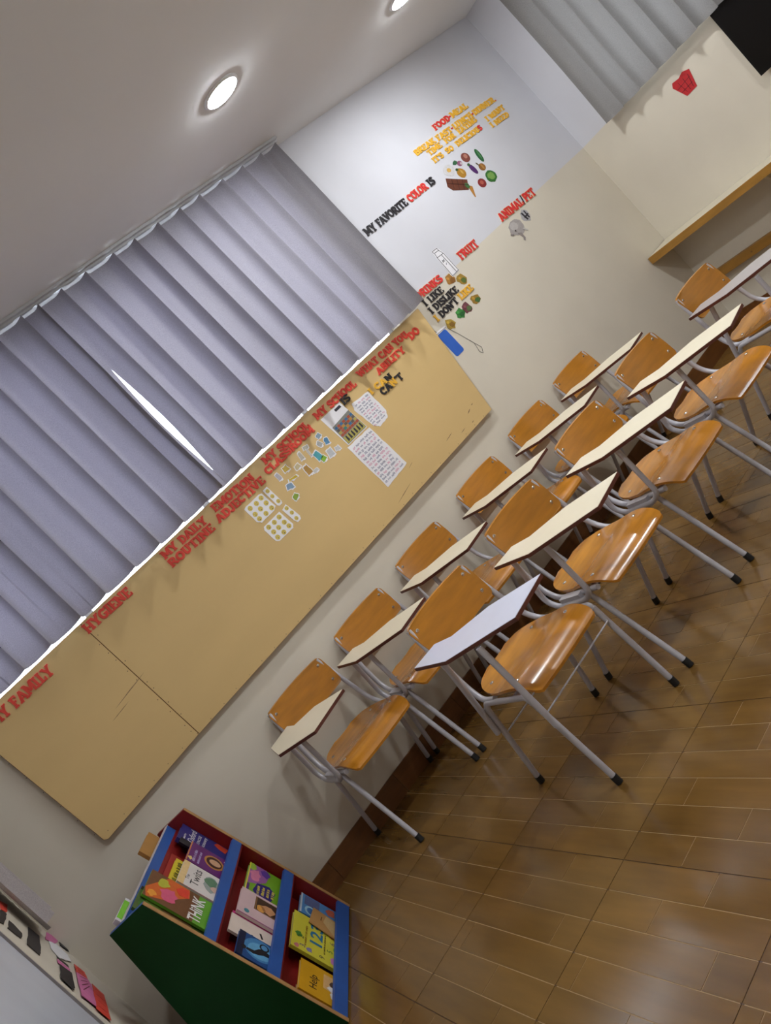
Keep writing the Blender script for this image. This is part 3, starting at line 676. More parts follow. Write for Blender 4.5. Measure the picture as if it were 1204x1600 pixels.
t, cx, cz = paper('handwritten_sheet', 'round-cornered white sheet of pink and blue handwriting under ABILITY', 'paper', rough(P, 5, .002, 4)); scribble(t, -2.825, -2.715, 1.35, 1.51, 10, 0, cx, cz, 3)
P = [(-2.853, 1.370), (-2.838, 1.093), (-3.027, 1.077), (-3.036, 1.377)]
t, cx, cz = paper('handwritten_sheet', 'large white sheet of blue and pink handwriting below the school photo print', 'paper', rough(P, 9, .0018, 5)); scribble(t, -3.02, -2.86, 1.095, 1.36, 13, 0, cx, cz, 8)
P = [(-2.877, 1.577), (-2.859, 1.381), (-3.021, 1.381), (-3.034, 1.578)]
t, cx, cz = paper('photo_print', 'white sheet with a coloured photo of a classroom, under MY SCHOOL', 'picture', P)
r = random.Random(5); pal = [(70, 120, 170), (210, 150, 60), (70, 140, 130), (190, 90, 60), (200, 180, 90), (110, 100, 90)]
cut([(-3.018, 1.505), (-2.872, 1.515), (-2.862, 1.385), (-3.016, 1.385)], shade((150, 150, 140), 'photo ground'), -.0013, t, 'photo', .0004, (cx, cz))
for i in range(7):
    for j in range(4):
        x = -3.012+i*.0205; z = 1.495-j*.016
        cut([(x, z), (x+.0185, z+.001), (x+.0185, z-.013), (x, z-.013)], shade(pal[(i*3+j*5+i*j) % 6], 'photo%d' % ((i*3+j*5+i*j) % 6)), -.0017, t, 'photo_patch', .0003, (cx, cz))
cut([(-3.014, 1.428), (-2.868, 1.430), (-2.865, 1.388), (-3.014, 1.388)], shade((196, 184, 96), 'photo floor'), -.0017, t, 'photo_patch', .0003, (cx, cz))
for k in range(6):
    x = -3.0+k*.023
    cut([(x, 1.425), (x+.009, 1.428), (x+.012, 1.398), (x-.002, 1.394)], INKK, -.0020, t, 'photo_figure', .0002, (cx, cz))
cut([(-2.935, 1.567), (-2.890, 1.567), (-2.888, 1.552), (-2.934, 1.552)], INKK, -.0013, t, 'printed_label', .0003, (cx, cz))
# little cut-outs of classroom objects: a white border with a coloured picture and its name tag
items = [(-3.112, 1.526, .030, .022, (150, 175, 190), 'pale blue'), (-3.097, 1.479, .028, .034, (96, 150, 190), 'blue'), (-3.140, 1.492, .026, .030, (190, 190, 185), 'silver grey'), (-3.213, 1.529, .034, .018, (200, 196, 180), 'beige'),
         (-3.266, 1.515, .022, .040, (205, 196, 180), 'sand'), (-3.195, 1.455, .036, .050, (90, 180, 190), 'turquoise'), (-3.182, 1.424, .036, .026, (150, 200, 60), 'lime green'), (-3.128, 1.422, .040, .040, (212, 214, 216), 'white'),
         (-3.080, 1.412, .030, .022, (214, 214, 214), 'light grey'), (-3.378, 1.522, .034, .030, (222, 190, 84), 'golden'), (-3.322, 1.488, .034, .024, (214, 196, 150), 'straw'), (-3.292, 1.440, .034, .050, (196, 150, 72), 'tan'),
         (-3.437, 1.517, .022, .036, (196, 190, 196), 'lilac grey'), (-3.385, 1.462, .056, .012, (226, 196, 60), 'yellow'), (-3.428, 1.444, .040, .030, (140, 170, 196), 'steel blue'), (-3.448, 1.388, .036, .024, (150, 178, 60), 'olive green'),
         (-3.218, 1.497, .012, .044, (216, 210, 200), 'ivory'), (-3.262, 1.408, .034, .014, (222, 220, 214), 'off-white')]
for k, (x, z, w, h, c, nm) in enumerate(items):
    rr = random.Random(k); a = rr.uniform(-.35, .35); ca, sa = math.cos(a), math.sin(a)
    sh = lambda s: [(x+ca*p[0]-sa*p[1], z+sa*p[0]+ca*p[1]) for p in rough([(-w*s/2, -h*s/2), (w*s/2, -h*s/2), (w*s*.42, h*s/2), (-w*s*.40, h*s*.42)], 3, .0022, k)]
    t = thing('object_cutout', nm+' paper cut-out under CLASSROOM', 'cut-out', (x, B0, z), group='small classroom object cut-outs')
    cut(sh(1.28), PAPER, 0, t, 'paper_border', .0010, (x, z)); cut(sh(1), shade(c, nm), -.0010, t, 'picture', .0005, (x, z))
    cut([(x-w*.3+ca*.008, z-h*.62-.006), (x+w*.35+.004, z-h*.62-.004), (x+w*.35+.004, z-h*.62+.004), (x-w*.3+.004, z-h*.62+.003)], PAPER, 0, t, 'name_tag', .0011, (x, z))

# ================================================================ PICTURES ON THE WALL
def wallpic(name, label, cat, x, z, parts, group=None):
    t = thing(name, label, cat, (x, -.0005, z), group=group)
    for k, (nm, poly, c) in enumerate(parts): cut(poly, shade(c, '%d_%d_%d' % c), -.0008*k, t, nm, .0009)
    return t
def ell(cx, cz, a, b, ang=0, n=18):
    ca, sa = math.cos(ang), math.sin(ang); return [(cx+a*math.cos(2*math.pi*k/n)*ca-b*math.sin(2*math.pi*k/n)*sa, cz+a*math.cos(2*math.pi*k/n)*sa+b*math.sin(2*math.pi*k/n)*ca) for k in range(n)]
def blob(cx, cz, a, b, seed, n=16, j=.18):
    r = random.Random(seed); return [(cx+a*r.uniform(1-j, 1+j)*math.cos(2*math.pi*k/n), cz+b*r.uniform(1-j, 1+j)*math.sin(2*math.pi*k/n)) for k in range(n)]
FG = 'food pictures on the upper wall'
wallpic('food_cutout', 'picture of a fried egg above the chocolate bar', 'cut-out', -1.095, 2.150, [('egg_white', blob(0, 0, .046, .040, 2, 16, .1), (226, 224, 224)), ('yolk', ell(0, .002, .017, .014), (232, 186, 96))], FG)
wallpic('food_cutout', 'picture of a turnip with green leaves', 'cut-out', -.992, 2.150, [('root', ell(.008, -.008, .022, .018), (160, 96, 130)), ('leaves', blob(-.020, .014, .022, .014, 4), (56, 110, 72)), ('tip', ell(.016, -.014, .010, .009), (216, 200, 204))], FG)
wallpic('food_cutout', 'picture of a reddish brown onion', 'cut-out', -.910, 2.148, [('skin', ell(0, 0, .036, .033), (142, 74, 62)), ('shine', ell(.006, .006, .016, .015), (196, 132, 112))], FG)
wallpic('food_cutout', 'picture of a dark green cucumber', 'cut-out', -.806, 2.103, [('skin', ell(0, 0, .050, .020, 1.42), (44, 108, 62)), ('shine', ell(.004, .004, .034, .006, 1.42), (86, 146, 88))], FG)
wallpic('food_cutout', 'picture of a purple eggplant', 'cut-out', -.930, 2.066, [('body', ell(.002, -.006, .040, .019, -1.45), (88, 42, 110)), ('cap', ell(-.004, .034, .012, .010), (60, 100, 56))], FG)
wallpic('food_cutout', 'picture of a golden pepper with a green stalk', 'cut-out', -1.029, 2.093, [('body', blob(0, -.004, .034, .034, 6, 14, .1), (190, 138, 40)), ('stalk', ell(-.012, .030, .012, .009), (70, 96, 48)), ('shine', ell(.006, 0, .008, .016), (222, 180, 92))], FG)
wallpic('food_cutout', 'picture of a round brown pumpkin with a stalk', 'cut-out', -.856, 2.035, [('body', ell(0, 0, .028, .026), (160, 106, 48)), ('stalk', ell(-.016, .032, .016, .005, 1.9), (96, 84, 50)), ('rib', ell(.002, 0, .008, .022), (190, 138, 70))], FG)
wallpic('food_cutout', 'picture of a green lettuce head', 'cut-out', -.851, 1.954, [('leaves', blob(0, 0, .048, .042, 9, 18, .12), (58, 122, 50)), ('heart', blob(0, .002, .028, .026, 10, 14, .15), (132, 176, 84))], FG)
wallpic('food_cutout', 'picture of a deep red tomato', 'cut-out', -.954, 1.959, [('skin', ell(0, 0, .034, .031), (146, 46, 44)), ('shine', ell(0, .003, .015, .014), (196, 100, 80))], FG)
wallpic('food_cutout', 'picture of an orange carrot with a leafy top', 'cut-out', -1.056, 1.972, [('root', [(-.014, .016), (.004, .026), (.018, .010), (-.022, -.056), (-.028, -.050)], (196, 134, 52)), ('leaves', blob(-.012, .034, .018, .020, 12), (64, 116, 60))], FG)
cho = [(-1.164+1.11, 2.126-2.05), (-1.031+1.11, 2.036-2.05), (-1.081+1.11, 1.980-2.05), (-1.185+1.11, 2.040-2.05), (-1.20+1.11, 2.078-2.05)]
t = wallpic('food_cutout', 'picture of a brown chocolate bar', 'cut-out', -1.11, 2.05, [('bar', cho, (112, 58, 36))], FG)
for k in range(1, 4):
    f = k/4; a = (cho[0][0]+(cho[1][0]-cho[0][0])*f, cho[0][1]+(cho[1][1]-cho[0][1])*f); b = (cho[4][0]+(cho[2][0]-cho[4][0])*f, cho[4][1]+(cho[2][1]-cho[4][1])*f-.010*math.sin(math.pi*f))
    cut([a, (a[0]+.003, a[1]-.002), (b[0]+.003, b[1]-.002), b], shade((70, 34, 22), 'choc groove'), -.0012, t, 'groove', .0004)
a, b = (cho[0][0]*.45+cho[4][0]*.55, cho[0][1]*.45+cho[4][1]*.55), (cho[1][0]*.5+cho[2][0]*.5, cho[1][1]*.5+cho[2][1]*.5)
cut([a, b, (b[0], b[1]-.004), (a[0], a[1]-.004)], shade((70, 34, 22), 'choc groove'), -.0016, t, 'groove', .0004)
wallpic('animal_cutout', 'picture of a grey elephant head under ANIMAL/PET', 'cut-out', -.995, 1.605, [('head', blob(0, 0, .068, .055, 21, 18, .1), (186, 178, 174)), ('ear', blob(-.012, .018, .034, .028, 22, 14, .12), (206, 200, 196)),
        ('trunk', [(-.03, -.03), (.0, -.045), (-.002, -.085), (-.02, -.10), (-.028, -.088), (-.016, -.075)], (158, 148, 144)), ('tusk', [(.03, -.035), (.045, -.03), (.062, -.06), (.055, -.064)], (214, 208, 200)), ('tusk', [(-.06, -.02), (-.07, -.028), (-.09, -.012), (-.082, -.005)], (150, 140, 136)), ('eye', ell(-.03, -.01, .006, .005), (70, 62, 60))])
wallpic('animal_cutout', 'small dark striped animal picture beside the elephant', 'cut-out', -.865, 1.622, [('body', blob(0, 0, .040, .040, 25, 14, .2), (196, 194, 196)), ('stripe', [(-.02, .03), (-.006, .03), (.002, -.03), (-.012, -.03)], (54, 52, 58)), ('stripe', [(.012, .032), (.022, .028), (.022, -.03), (.010, -.024)], (54, 52, 58)), ('stripe', [(-.02, -.002), (.03, .004), (.03, -.006), (-.02, -.012)], (54, 52, 58))])
def outline(name, label, cat, x, z, lines, w=.0016, fills=()):
    t = thing(name, label, cat, (x, -.0005, z))
    for nm, poly, m in fills: cut(poly, m, 0, t, nm, .0010)
    for k, L in enumerate(lines):
        G = Geo(); ribbon(G, L, w*2, 0, .0006); o = G.build('drawn_line', INKK, t); o.rotation_euler = (math.pi/2, 0, 0); o.location = (0, -.0011-.0002*k, 0)
    return t
x, z = -1.64, 1.742
outline('carton_drawing', 'ink drawing of a milk carton on white paper above DRINKS', 'drawing', x, z, [[(-.025, -.085), (.040, -.082), (.042, .052), (-.018, .056), (-.025, -.085)], [(-.018, .056), (-.010, .086), (.030, .084), (.042, .052)], [(-.014, .086), (-.016, .102), (.030, .100), (.030, .084)], [(.022, .054), (.020, -.082)],
        [(-.008, .010), (-.004, .026), (.004, .012), (.010, .026)], [(-.004, -.012), (.008, -.002)]], fills=[('paper', [(-.03, -.09), (.045, -.088), (.048, .055), (.034, .104), (-.02, .106), (-.026, .055)], PAPER)])
CG = 'small food cut-outs around I LIKE'
for k, (x, z, c1, c2, lb) in enumerate(((-1.699, 1.652, (186, 132, 58), (150, 100, 40), 'tan and brown snack cut-out beside DRINKS'), (-1.630, 1.606, (176, 140, 52), (96, 116, 48), 'tan pear cut-out with green leaf above yellow LIKE'), (-1.823, 1.466, (66, 142, 62), (44, 110, 50), 'leafy green vegetable cut-out under DON\'T'),
                                       (-1.753, 1.462, (122, 66, 74), (96, 120, 70), 'purple beet cut-out under DON\'T'), (-1.657, 1.462, (170, 132, 48), (76, 116, 60), 'golden fruit cut-out with dark green leaves under LIKE'), (-1.930, 1.464, (188, 156, 62), (150, 110, 40), 'yellow cluster cut-out beside the blue cup'))):
    wallpic('snack_cutout', lb, 'cut-out', x, z, [('base', blob(0, 0, .036, .034, 40+k, 13, .25), c1), ('top', blob(.008, -.012, .020, .016, 50+k, 11, .3), c2), ('dot', blob(-.010, .012, .010, .009, 60+k, 9, .3), tuple(min(255, int(v*1.25)) for v in c1))], CG)
x, z = -2.02, 1.385
outline('cup_drawing', 'bright blue paper cup with a white lid and drawn straw and bow', 'drawing', x, z, [[(-.046, .088), (.044, .082)], [(-.030, .094), (-.046, .150), (-.070, .172)], [(-.046, .150), (-.03, .165)], [(.052, .066), (.085, -.01), (.098, -.045), (.115, -.09)], [(.098, -.045), (.12, -.10), (.105, -.16), (.118, -.18)], [(.118, -.18), (.14, -.15), (.098, -.045)]], .0011,
        [('cup', rrect(-.044, .034, -.088, .080, .014), mat('blue cup paper', srgb(44, 96, 190), .55, .06, 20)), ('lid', [(-.05, .082), (.05, .078), (.048, .094), (-.048, .100)], PAPER)])
# red paper basket on the side wall (faces -x)
t = thing('basket_cutout', 'red paper basket cut-out on the side wall below the curtain', 'cut-out', (-.0005, -.826, 1.507))
REDB = mat('red crepe paper', srgb(190, 34, 40), .6, .15, 60)
g = Geo().prism([(-.075, .045), (-.045, -.062), (.04, -.065), (.078, .030), (.06, .055), (.01, .048), (-.03, .062)], -.002, 0, 'x').build('paper', REDB, t)
for k, L in enumerate((([(-.05, .03), (-.03, -.05)]), ([(-.01, .03), (-.005, -.05)]), ([(.03, .03), (.02, -.05)]), ([(-.055, .01), (.06, .0)]), ([(-.045, -.025), (.05, -.03)]))):
    (a, b), (c, d) = L
    Geo().prism([(a, b), (a+.003, b+.003), (c+.003, d+.003), (c, d)], -.0026, -.002, 'x').build('drawn_line', shade((110, 16, 26), 'dark red'), t)

# ================================================================ LEFT WALL: WHITEBOARD AND LETTERS SEEN ALMOST EDGE-ON
t = thing('whiteboard', 'bluish white writing board on the left wall next to the letter cut-outs', 'whiteboard', (XL, -2.28, .62))
Geo().box(.001, .020, -1.02, .975, .02, 1.23).build('panel', mat('whiteboard enamel', srgb(196, 200, 210), .22, .14, 1.6), t)
fr = mat('grey board frame', srgb(138, 132, 130), .4, .05, 20, .5, .3)
for nm, b in (('frame', (.001, .026, .975, .990, 0, 1.25)), ('frame', (.001, .026, -1.035, -1.02, 0, 1.25)), ('frame', (.001, .026, -1.02, .975, 0, .02)), ('frame', (.001, .026, -1.02, .975, 1.23, 1.25))):
    Geo().box(*b).build(nm, fr, t)
PINK = mat('pink paper', srgb(206, 112, 160), .7, .1, 20)
def zq(l): return [(a*.23256, 1320+b*.23256) for a, b in l]
LW = [('red', RED, [(0, 380), (48, 405), (45, 460), (0, 435)], 'red paper letter at the top of the left wall column'), ('black', BLK, [(0, 440), (40, 465), (25, 540), (-20, 515)], 'black paper letter under the top red letter on the left wall'),
      ('black', BLK, [(60, 515), (85, 535), (145, 600), (138, 635), (50, 565)], 'slim black paper letter on the left wall'), ('black', BLK, [(185, 555), (258, 615), (272, 720), (260, 745), (180, 675)], 'wide black paper letter on the left wall'),
      ('pink', PINK, [(305, 588), (385, 640), (372, 672), (300, 640)], 'rounded pink paper piece on the left wall'), ('white', PAPER, [(325, 655), (370, 672), (450, 745), (470, 790), (400, 770), (335, 700)], 'white paper letter between pink and black ones on the left wall'),
      ('black', BLK, [(388, 648), (440, 690), (460, 725), (400, 680)], 'thin black paper sliver beside the pink piece on the left wall'), ('pink', PINK, [(375, 770), (460, 840), (466, 865), (385, 800)], 'thin pink paper strip above a black letter on the left wall'),
      ('black', BLK, [(375, 755), (450, 818), (455, 830), (378, 768)], 'thin black paper line over the pink strip on the left wall'), ('black', BLK, [(395, 812), (475, 870), (492, 970), (488, 985), (402, 905)], 'black paper letter beside the whiteboard, nearest the pink strip'),
      ('red', RED, [(488, 808), (560, 865), (582, 915), (505, 865)], 'red paper letter above the striped pink one on the left wall'), ('pink', PINK, [(505, 865), (582, 915), (610, 960), (640, 1100), (540, 1025)], 'pink striped paper letter on the left wall'),
      ('red', RED, [(610, 945), (690, 1020), (738, 1195), (640, 1115)], 'large red striped paper letter lowest on the left wall')]
for k, (nm, m, l, lb) in enumerate(LW):
    P = [hit(*q, 0, XL) for q in zq(l)]; yy = [(p.y, p.z) for p in P]
    cy = sum(p[0] for p in yy)/len(yy); cz = sum(p[1] for p in yy)/len(yy)
    t = thing('paper_letter', lb, 'lettering', (XL+.0005+.0004*k, cy, cz))
    Geo().prism(rough([(p[0]-cy, p[1]-cz) for p in yy], 4, .0025, k), 0, .0015, 'x').build('letter', m, t)
    if k >= 10:
        (a, b), (c, d) = yy[0], yy[-1]; (e, f), (h, i2) = yy[1], yy[2]
        for q in range(4):
            s = (q+.6)/4.4; p0 = (a+(c-a)*s-cy, b+(d-b)*s-cz); p1 = (e+(h-e)*s-cy, f+(i2-f)*s-cz)
            p0, p1 = ((p0[0]*.8+p1[0]*.2, p0[1]*.8+p1[1]*.2), (p0[0]*.25+p1[0]*.75, p0[1]*.25+p1[1]*.75))
            Geo().prism([p0, p1, (p1[0], p1[1]-.003), (p0[0], p0[1]-.003)], .0015, .0019, 'x').build('drawn_line', shade((120, 40, 50), 'dark rose'), t)

# ================================================================ BOOK RACK
RN = Vector((-5.081, -.853, 0)); RA = math.atan2(.8545, .5195); RL = .71
RM = Matrix.Translation(RN) @ Matrix.Rotation(RA, 4, 'Z')
rack = thing('book_rack', 'sloping children\'s book rack with green side, red backs and blue rails', 'book rack', RN, (0, 0, RA))
RRED = mat('dark red rack paint', srgb(128, 20, 16), .45, .1, 8); RBLUE = mat('blue rack paint', srgb(40, 84, 156), .4, .12, 10); RGREEN = mat('dark green rack paint', srgb(4, 58, 22), .55, .1, 6, .2); RAWP = mat('bare plywood edge', srgb(170, 126, 74), .7, .2, 30)
SIDE = [(0, .004), (.43, .004), (.338, .80), (.183, .80)]
for x0, x1, far in ((0, .018, False), (RL-.018, RL, True)):
    p = Geo().prism(SIDE, x0, x1, 'x').build('side_panel', RRED, rack)
    xo = x1 if far else x0; s = .0012 if far else -.0012
    Geo().prism(SIDE, xo, xo+s, 'x').build('outer_paint', RRED if far else RGREEN, p)
    g = Geo(); g.v = [(x0, -.0015, .004), (x1, -.0015, .004), (x1, .1815, .80), (x0, .1815, .80), (x0, .001, .004), (x1, .001, .004), (x1, .184, .80), (x0, .184, .80)]
    g.f = [(0, 1, 2, 3), (7, 6, 5, 4), (0, 4, 5, 1), (1, 5, 6, 2), (2, 6, 7, 3), (3, 7, 4, 0)]; g.build('front_edge', RAWP, p)
    Geo().box(x0, x1, .184, .337, .80, .8012).build('top_edge', RRED if far else RBLUE, p)
def slope(z, off): return .229*z+off
def slab(z0, z1, off, th, m, nm, x0=.018, x1=RL-.018, par=None):
    g = Geo(); a, b, c, d = slope(z0, off), slope(z0, off)+th, slope(z1, off)+th, slope(z1, off)
    return g.prism([(a, z0), (b, z0), (c, z1), (d, z1)], x0, x1, 'x').build(nm, m, par or rack)
slab(.02, .76, .092, .008, RRED, 'back_board')
for z in (.02, .275, .525): Geo().box(.018, RL-.018, slope(z, .004), slope(z, .094), z-.010, z).build('shelf', RRED, rack)
for z0, z1 in ((.008, .062), (.276, .320), (.526, .567)): slab(z0, z1, -.002, .012, RBLUE, 'front_rail')
slab(.725, .80, .094, .012, RBLUE, 'top_rail'); Geo().box(.018, RL-.018, slope(.80, .092), slope(.80, .108), .80, .802).build('top_rail_edge', mat('worn white edge', srgb(190, 184, 190), .6, .1, 20), rack)
for z in (.02, .275, .525): Geo().box(.018, RL-.018, .34-.229*0+(.09-.115*z)*.0+.0, .415-.115*z, z-.010, z).build('rear_shelf', RRED, rack)

# ---- books
LEAN = math.atan(.229); SIZE = {}
PAGES = mat('book pages', srgb(206, 196, 176), .8, .12, 80, stretch=(1, 30, 1))
def txt(s, m, parent, x, z, h, y, w=None, bold=.0, rot=0.):
    cu = bpy.data.curves.new('t', 'FONT'); cu.body = s; cu.size = h*1.38; cu.offset = bold; cu.resolution_u = 2; cu.align_x = 'LEFT'
    to = bpy.data.objects.new('t', cu); me = bpy.data.meshes.new_from_object(to); bpy.data.objects.remove(to)
    if not me or not len(me.vertices): return
    me.name = 'title'; xs = [v.co.x for v in me.vertices]; me.materials.clear(); me.materials.append(m)
    o = link('title', me, parent, (x, y, z)); o.rotation_euler = (math.pi/2, rot, 0)
    if w: o.scale = (w/(max(xs)-min(xs)), 1, 1)
    return o
def book(label, X, z, w, h, th, off, col, name='book', tilt=0., lean=LEAN, pagew=True, mats=None):
    """X, z: lower left corner in rack coordinates; front face looks out of the rack"""
    M = RM @ Matrix.Translation((X, slope(z, off), z+th*.225)) @ Matrix.Rotation(tilt, 4, 'Y') @ Matrix.Rotation(-lean, 4, 'X')
    t = thing(name, label, 'book'); t.matrix_world = M
    m = mats or mat('cover '+label[:30], srgb(*col), .35, .08, 12)
    Geo().box(0, w, 0, .0016, 0, h).build('front_cover', m, t); Geo().box(0, w, th-.0016, th, 0, h).build('back_cover', m, t)
    Geo().box(0, .0018, .0016, th-.0016, 0, h).build('spine', m, t)
    Geo().box(.0018, w-.004, .0016, th-.0016, .003, h-.003).build('page_block', PAGES, t)
    SIZE[t.name] = (w, h); bpy.context.view_layer.update()
    return t
def pic(t, pts, c, lay=1, nm='cover_print'):
    w, h = SIZE[t.name]
    return cut([(p[0]*w, p[1]*h) for p in pts], c if not isinstance(c, tuple) else mat('ink %d %d %d' % c, srgb(*c), .4, .1, 60), -.0004*(lay-1), t, nm, .0004)
R4 = lambda a, b, c, d: [(a, b), (c, b), (c, d), (a, d)]
WHT = mat('white print', srgb(225, 222, 218), .5, .04, 20); BKP = mat('black print', srgb(24, 20, 24), .5, .1, 20)
def marks(t, x, z, w, h, m, lay=1, seed=1):
    # print too small to read in the photograph: a row of short upright strokes
    r = random.Random(seed); G = Geo(); p = 0
    while p < w:
        ww = r.uniform(.10, .22)*h
        G.prism([(x+p, z), (x+p+ww, z+r.uniform(0, .1)*h), (x+p+ww*1.1, z+h*r.uniform(.6, 1)), (x+p+ww*.1, z+h*r.uniform(.6, 1))], -.0004*lay-.0004, -.0004*lay, 'y'); p += ww+h*r.choice((.12, .16, .2, .45))
    return tag(G.build('small_print', m, t), kind='stuff')
# top tier
b = book('blue concise dictionary with white title at the far end of the top tier', .575, .527, .115, .235, .022, .052, (48, 46, 110))
txt('Oxford', WHT, b, .014, .165, .030, -.0005, .090); txt('CONCISE', WHT, b, .018, .140, .014, -.0005, .075); txt('Dictionary', WHT, b, .016, .116, .016, -.0005, .085); marks(b, .016, .204, .04, .010, WHT, 1, 2)
pic(b, [(.62, .10), (.94, .06), (.98, .30), (.80, .34), (.68, .24)], (190, 62, 36)); pic(b, R4(0, 0, 1, .03), (34, 32, 80))
b = book('small black book peeking out beside the blue dictionary', .536, .60, .038, .152, .010, .042, (20, 16, 30))
b = book('purple paperback with an oval brown portrait in the top tier', .425, .527, .138, .185, .010, .028, (98, 34, 104))
LIL = mat('lilac print', srgb(190, 176, 214), .5, .05, 20); marks(b, .014, .148, .078, .013, LIL, 1, 3); marks(b, .014, .128, .080, .011, LIL, 1, 4)
pic(b, ell(.55, .38, .30, .24), (176, 120, 60)); pic(b, ell(.55, .38, .24, .19), (66, 34, 26), 2); pic(b, ell(.55, .36, .13, .14), (196, 152, 118), 3); pic(b, R4(0, .97, 1, 1), (190, 120, 70)); pic(b, [(.70, .0), (1, .0), (1, .14), (.84, .18)], (210, 206, 204), 2); pic(b, [(.08, .90), (.18, .86), (.28, .90), (.20, .98)], (214, 186, 110))
b = book('white paperback titled The Twits in the top tier', .262, .527, .155, .186, .012, .026, (214, 206, 200))
txt('The', BKP, b, .045, .146, .016, -.0005, .032); txt('Twits', BKP, b, .030, .104, .036, -.0005, .105)
pic(b, R4(0, .86, 1, 1), (222, 190, 132)); pic(b, blob(.55, .26, .30, .20, 5, 14, .3), (150, 158, 150)); pic(b, blob(.66, .32, .16, .14, 6, 12, .3), (92, 126, 96), 2); pic(b, blob(.44, .20, .12, .10, 7, 12, .3), (206, 170, 150), 2); pic(b, R4(0, 0, .018, 1), (150, 60, 60), 2); pic(b, R4(0, 0, 1, .02), (150, 60, 60), 2)
b = book('yellow paperback standing behind the white one titled The Twits', .245, .527, .19, .208, .014, .050, (206, 186, 40)); marks(b, .012, .178, .155, .020, BKP, 1, 5); pic(b, R4(0, 0, 1, .80), (150, 168, 60))
b = book('thin red book behind the yellow paperback', .262, .527, .22, .225, .008, .070, (150, 34, 26))
b = book('green and orange leafy picture book titled THiNK', .088, .527, .160, .285, .010, .024, (96, 156, 44))
pic(b, R4(0, .30, 1, 1), (110, 70, 40)); pic(b, [(0, .95), (.3, 1), (1, .75), (1, .45), (.7, .42), (.4, .60), (.2, .70)], (206, 96, 30), 2); pic(b, blob(.42, .68, .22, .12, 3, 14, .3), (206, 84, 120), 3); pic(b, blob(.78, .52, .18, .09, 4, 12, .3), (214, 60, 40), 3); pic(b, blob(.72, .80, .20, .08, 8, 12, .3), (176, 176, 50), 3); pic(b, blob(.2, .9, .12, .06, 9, 12, .3), (226, 150, 50), 3)
txt('THiNK', WHT, b, .006, .060, .050, -.0014, .140, .0012)
b = book('second leafy picture book, half hidden by the green side panel', .022, .527, .130, .290, .012, .040, (70, 96, 40))
pic(b, blob(.45, .75, .4, .14, 5, 14, .3), (120, 150, 60)); pic(b, blob(.5, .45, .35, .2, 6, 14, .3), (130, 100, 60)); pic(b, blob(.3, .88, .2, .08, 7, 14, .3), (60, 110, 40), 2); pic(b, R4(.86, 0, 1, 1), (30, 24, 20), 2)
b = book('brown board book sticking up behind the top rail', .475, .55, .155, .300, .016, .125, (168, 120, 58))
b = book('tall white book at the near end behind the top rail', .030, .55, .13, .272, .020, .115, (206, 200, 206)); pic(b, R4(.10, .80, .9, 1), (120, 190, 50))
# middle tier
b = book('green and violet puzzle book in the middle tier', .46, .277, .215, .172, .016, .040, (112, 160, 36))
pic(b, [(.30, 1), (1, 1), (1, .55), (.85, .45), (.6, .50), (.42, .72)], (150, 90, 150)); pic(b, blob(.66, .80, .18, .14, 3, 14, .3), (206, 120, 150), 2); pic(b, blob(.86, .56, .12, .12, 4, 14, .3), (84, 52, 140), 2); pic(b, blob(.9, .9, .10, .1, 5, 10, .3), (150, 180, 60), 2)
pic(b, [(.04, .66), (.16, .80), (.44, .72), (.52, .40), (.40, .22), (.10, .30)], (44, 30, 110), 3); pic(b, R4(0, .97, 1, 1), (220, 210, 60), 3); pic(b, R4(0, .90, .3, .97), (90, 40, 120), 2)
YPR = mat('yellow print', srgb(226, 206, 60), .5, .05, 20)
for k in range(4): marks(b, .024+.006*k, .108-.022*k, .056, .015, YPR, 3, 10+k)
b = book('pale pink book with a framed photo on its cover', .296, .277, .162, .190, .012, .026, (206, 176, 176))
pic(b, R4(.40, .10, .92, .66), (130, 92, 60)); pic(b, R4(.44, .14, .90, .62), (70, 48, 34), 2); pic(b, blob(.60, .36, .16, .16, 4, 14, .25), (196, 140, 96), 3); pic(b, blob(.52, .5, .12, .1, 5, 12, .2), (214, 150, 70), 3); pic(b, ell(.18, .80, .07, .06), (70, 130, 140)); pic(b, R4(0, 0, .02, 1), (150, 60, 120), 2)
b = book('cream book with a magenta edge in the middle tier', .190, .277, .118, .196, .010, .042, (222, 204, 190)); pic(b, R4(.88, 0, 1, 1), (206, 50, 130)); pic(b, [(.2, .45), (.34, .5), (.32, .54), (.18, .49)], BKP); pic(b, [(.4, .28), (.62, .34), (.6, .38), (.38, .32)], BKP); pic(b, R4(.1, .08, .3, .11), BKP)
b = book('blue book with a black dancing figure on its cover', .060, .277, .132, .165, .010, .020, (34, 74, 130))
pic(b, ell(.55, .45, .42, .40), (66, 126, 176)); pic(b, ell(.5, .45, .30, .30), (96, 160, 200), 2); pic(b, R4(0, .84, 1, 1), (14, 24, 56), 2); pic(b, [(.34, .78), (.42, .76), (.44, .58), (.60, .48), (.66, .36), (.58, .20), (.46, .18), (.44, .34), (.36, .46), (.30, .60)], BKP, 3); pic(b, ell(.38, .84, .08, .06), BKP, 3); pic(b, ell(.74, .36, .14, .12), BKP, 3); pic(b, ell(.74, .36, .10, .08), (80, 140, 186), 4); pic(b, [(.5, .18), (.58, .16), (.64, .02), (.56, .02)], BKP, 3); pic(b, R4(0, 0, 1, .06), (24, 30, 70), 3)
b = book('small red book in the middle tier beside the green panel', .052, .290, .062, .205, .016, .060, (176, 28, 24))
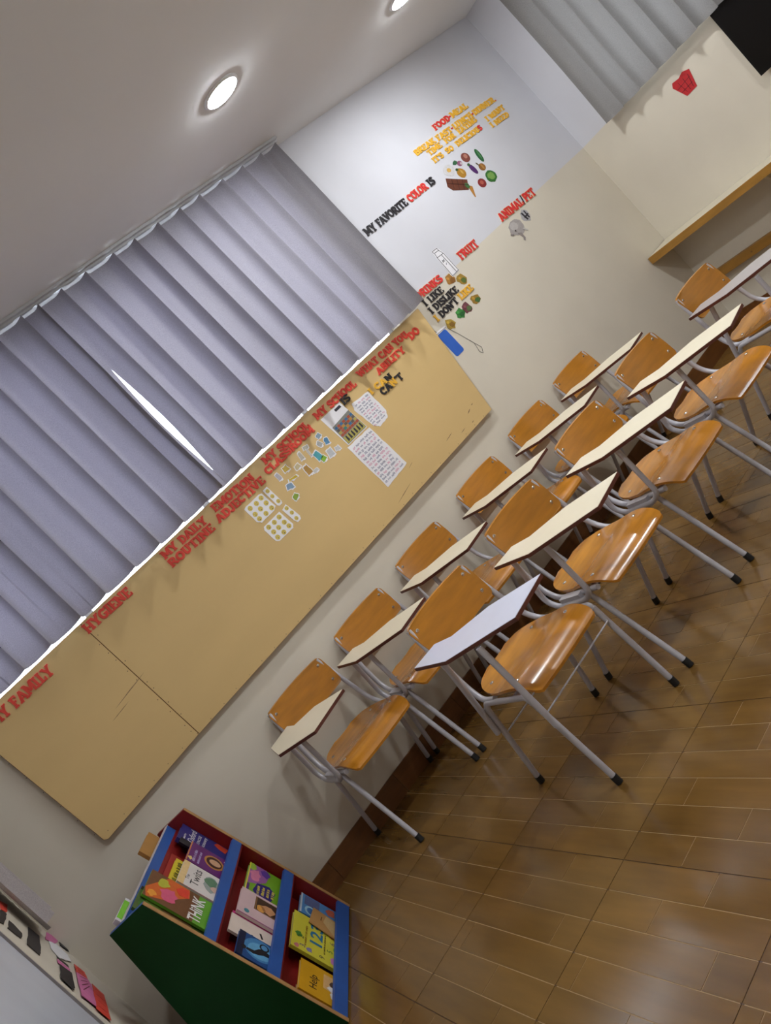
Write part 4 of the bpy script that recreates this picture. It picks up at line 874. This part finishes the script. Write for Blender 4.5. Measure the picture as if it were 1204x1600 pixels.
# bottom tier
b = book('light blue board book at the far end of the bottom tier', .545, .022, .135, .180, .014, .044, (76, 132, 186)); pic(b, R4(0, 0, 1, .02), (206, 200, 200)); pic(b, ell(.28, .72, .22, .16), (160, 200, 220)); pic(b, ell(.28, .72, .15, .10), (60, 110, 170), 2); pic(b, R4(.5, .50, .95, .90), (90, 100, 140)); pic(b, blob(.75, .2, .2, .12, 4, 12, .3), (190, 96, 70)); pic(b, R4(0, .96, 1, 1), (200, 206, 214), 2)
b = book('yellow counting book with a large blue 123', .285, .022, .225, .212, .014, .030, (206, 196, 60))
txt('123', mat('blue print', srgb(34, 110, 150), .5, .05, 20), b, .060, .078, .056, -.0006, .125, .0016)
for s, x, z, c in (('2', .070, .160, (60, 70, 30)), ('3', .022, .150, (90, 70, 120)), ('5', .075, .030, (50, 110, 60)), ('6', .130, .020, (90, 60, 90)), ('4', .165, .026, (200, 70, 60)), ('9', .016, .062, (60, 60, 60)), ('1', .185, .120, (90, 90, 60))): txt(s, mat('ink %d %d %d' % c, srgb(*c), .5, .1, 60), b, x, z, .026, -.0006)
marks(b, .040, .146, .12, .010, mat('ink 150 110 40', srgb(150, 110, 40), .5, .1, 60), 1, 6); marks(b, .050, .062, .12, .008, mat('ink 90 70 40', srgb(90, 70, 40), .5, .1, 60), 1, 7)
pic(b, blob(.40, .86, .07, .07, 3, 12, .3), (70, 130, 50)); pic(b, blob(.12, .62, .06, .06, 4, 12, .3), (130, 120, 170)); pic(b, blob(.07, .88, .05, .05, 6, 12, .3), (190, 110, 120)); pic(b, blob(.16, .10, .08, .07, 5, 12, .3), (190, 120, 180)); pic(b, blob(.50, .08, .07, .05, 8, 12, .3), (90, 160, 60))
b = book('torn tan paper sheets stuck behind the bottom rail', .452, .05, .120, .125, .003, .020, (186, 140, 84), name='paper_sheets', tilt=.15); b['category'] = 'paper'
pic(b, [(.05, .02), (.9, .02), (.95, .5), (.5, .55)], (200, 168, 116)); pic(b, R4(.5, .62, .74, .66), (120, 80, 50), 2)
b = book('yellow folded Help booklet at the near end of the bottom tier', .072, .022, .165, .165, .012, .026, (206, 152, 24))
txt('Help', BKP, b, .034, .092, .034, -.0008, .072); pic(b, R4(.42, .04, .88, .40), (214, 170, 110)); pic(b, blob(.5, .2, .08, .10, 3, 10, .3), WHT, 2); pic(b, blob(.66, .16, .1, .08, 4, 10, .3), (90, 70, 60), 2); pic(b, blob(.3, .14, .09, .07, 5, 10, .3), WHT, 2)
b = book('old cream book behind the Help booklet', .040, .022, .10, .150, .016, .050, (170, 130, 80))
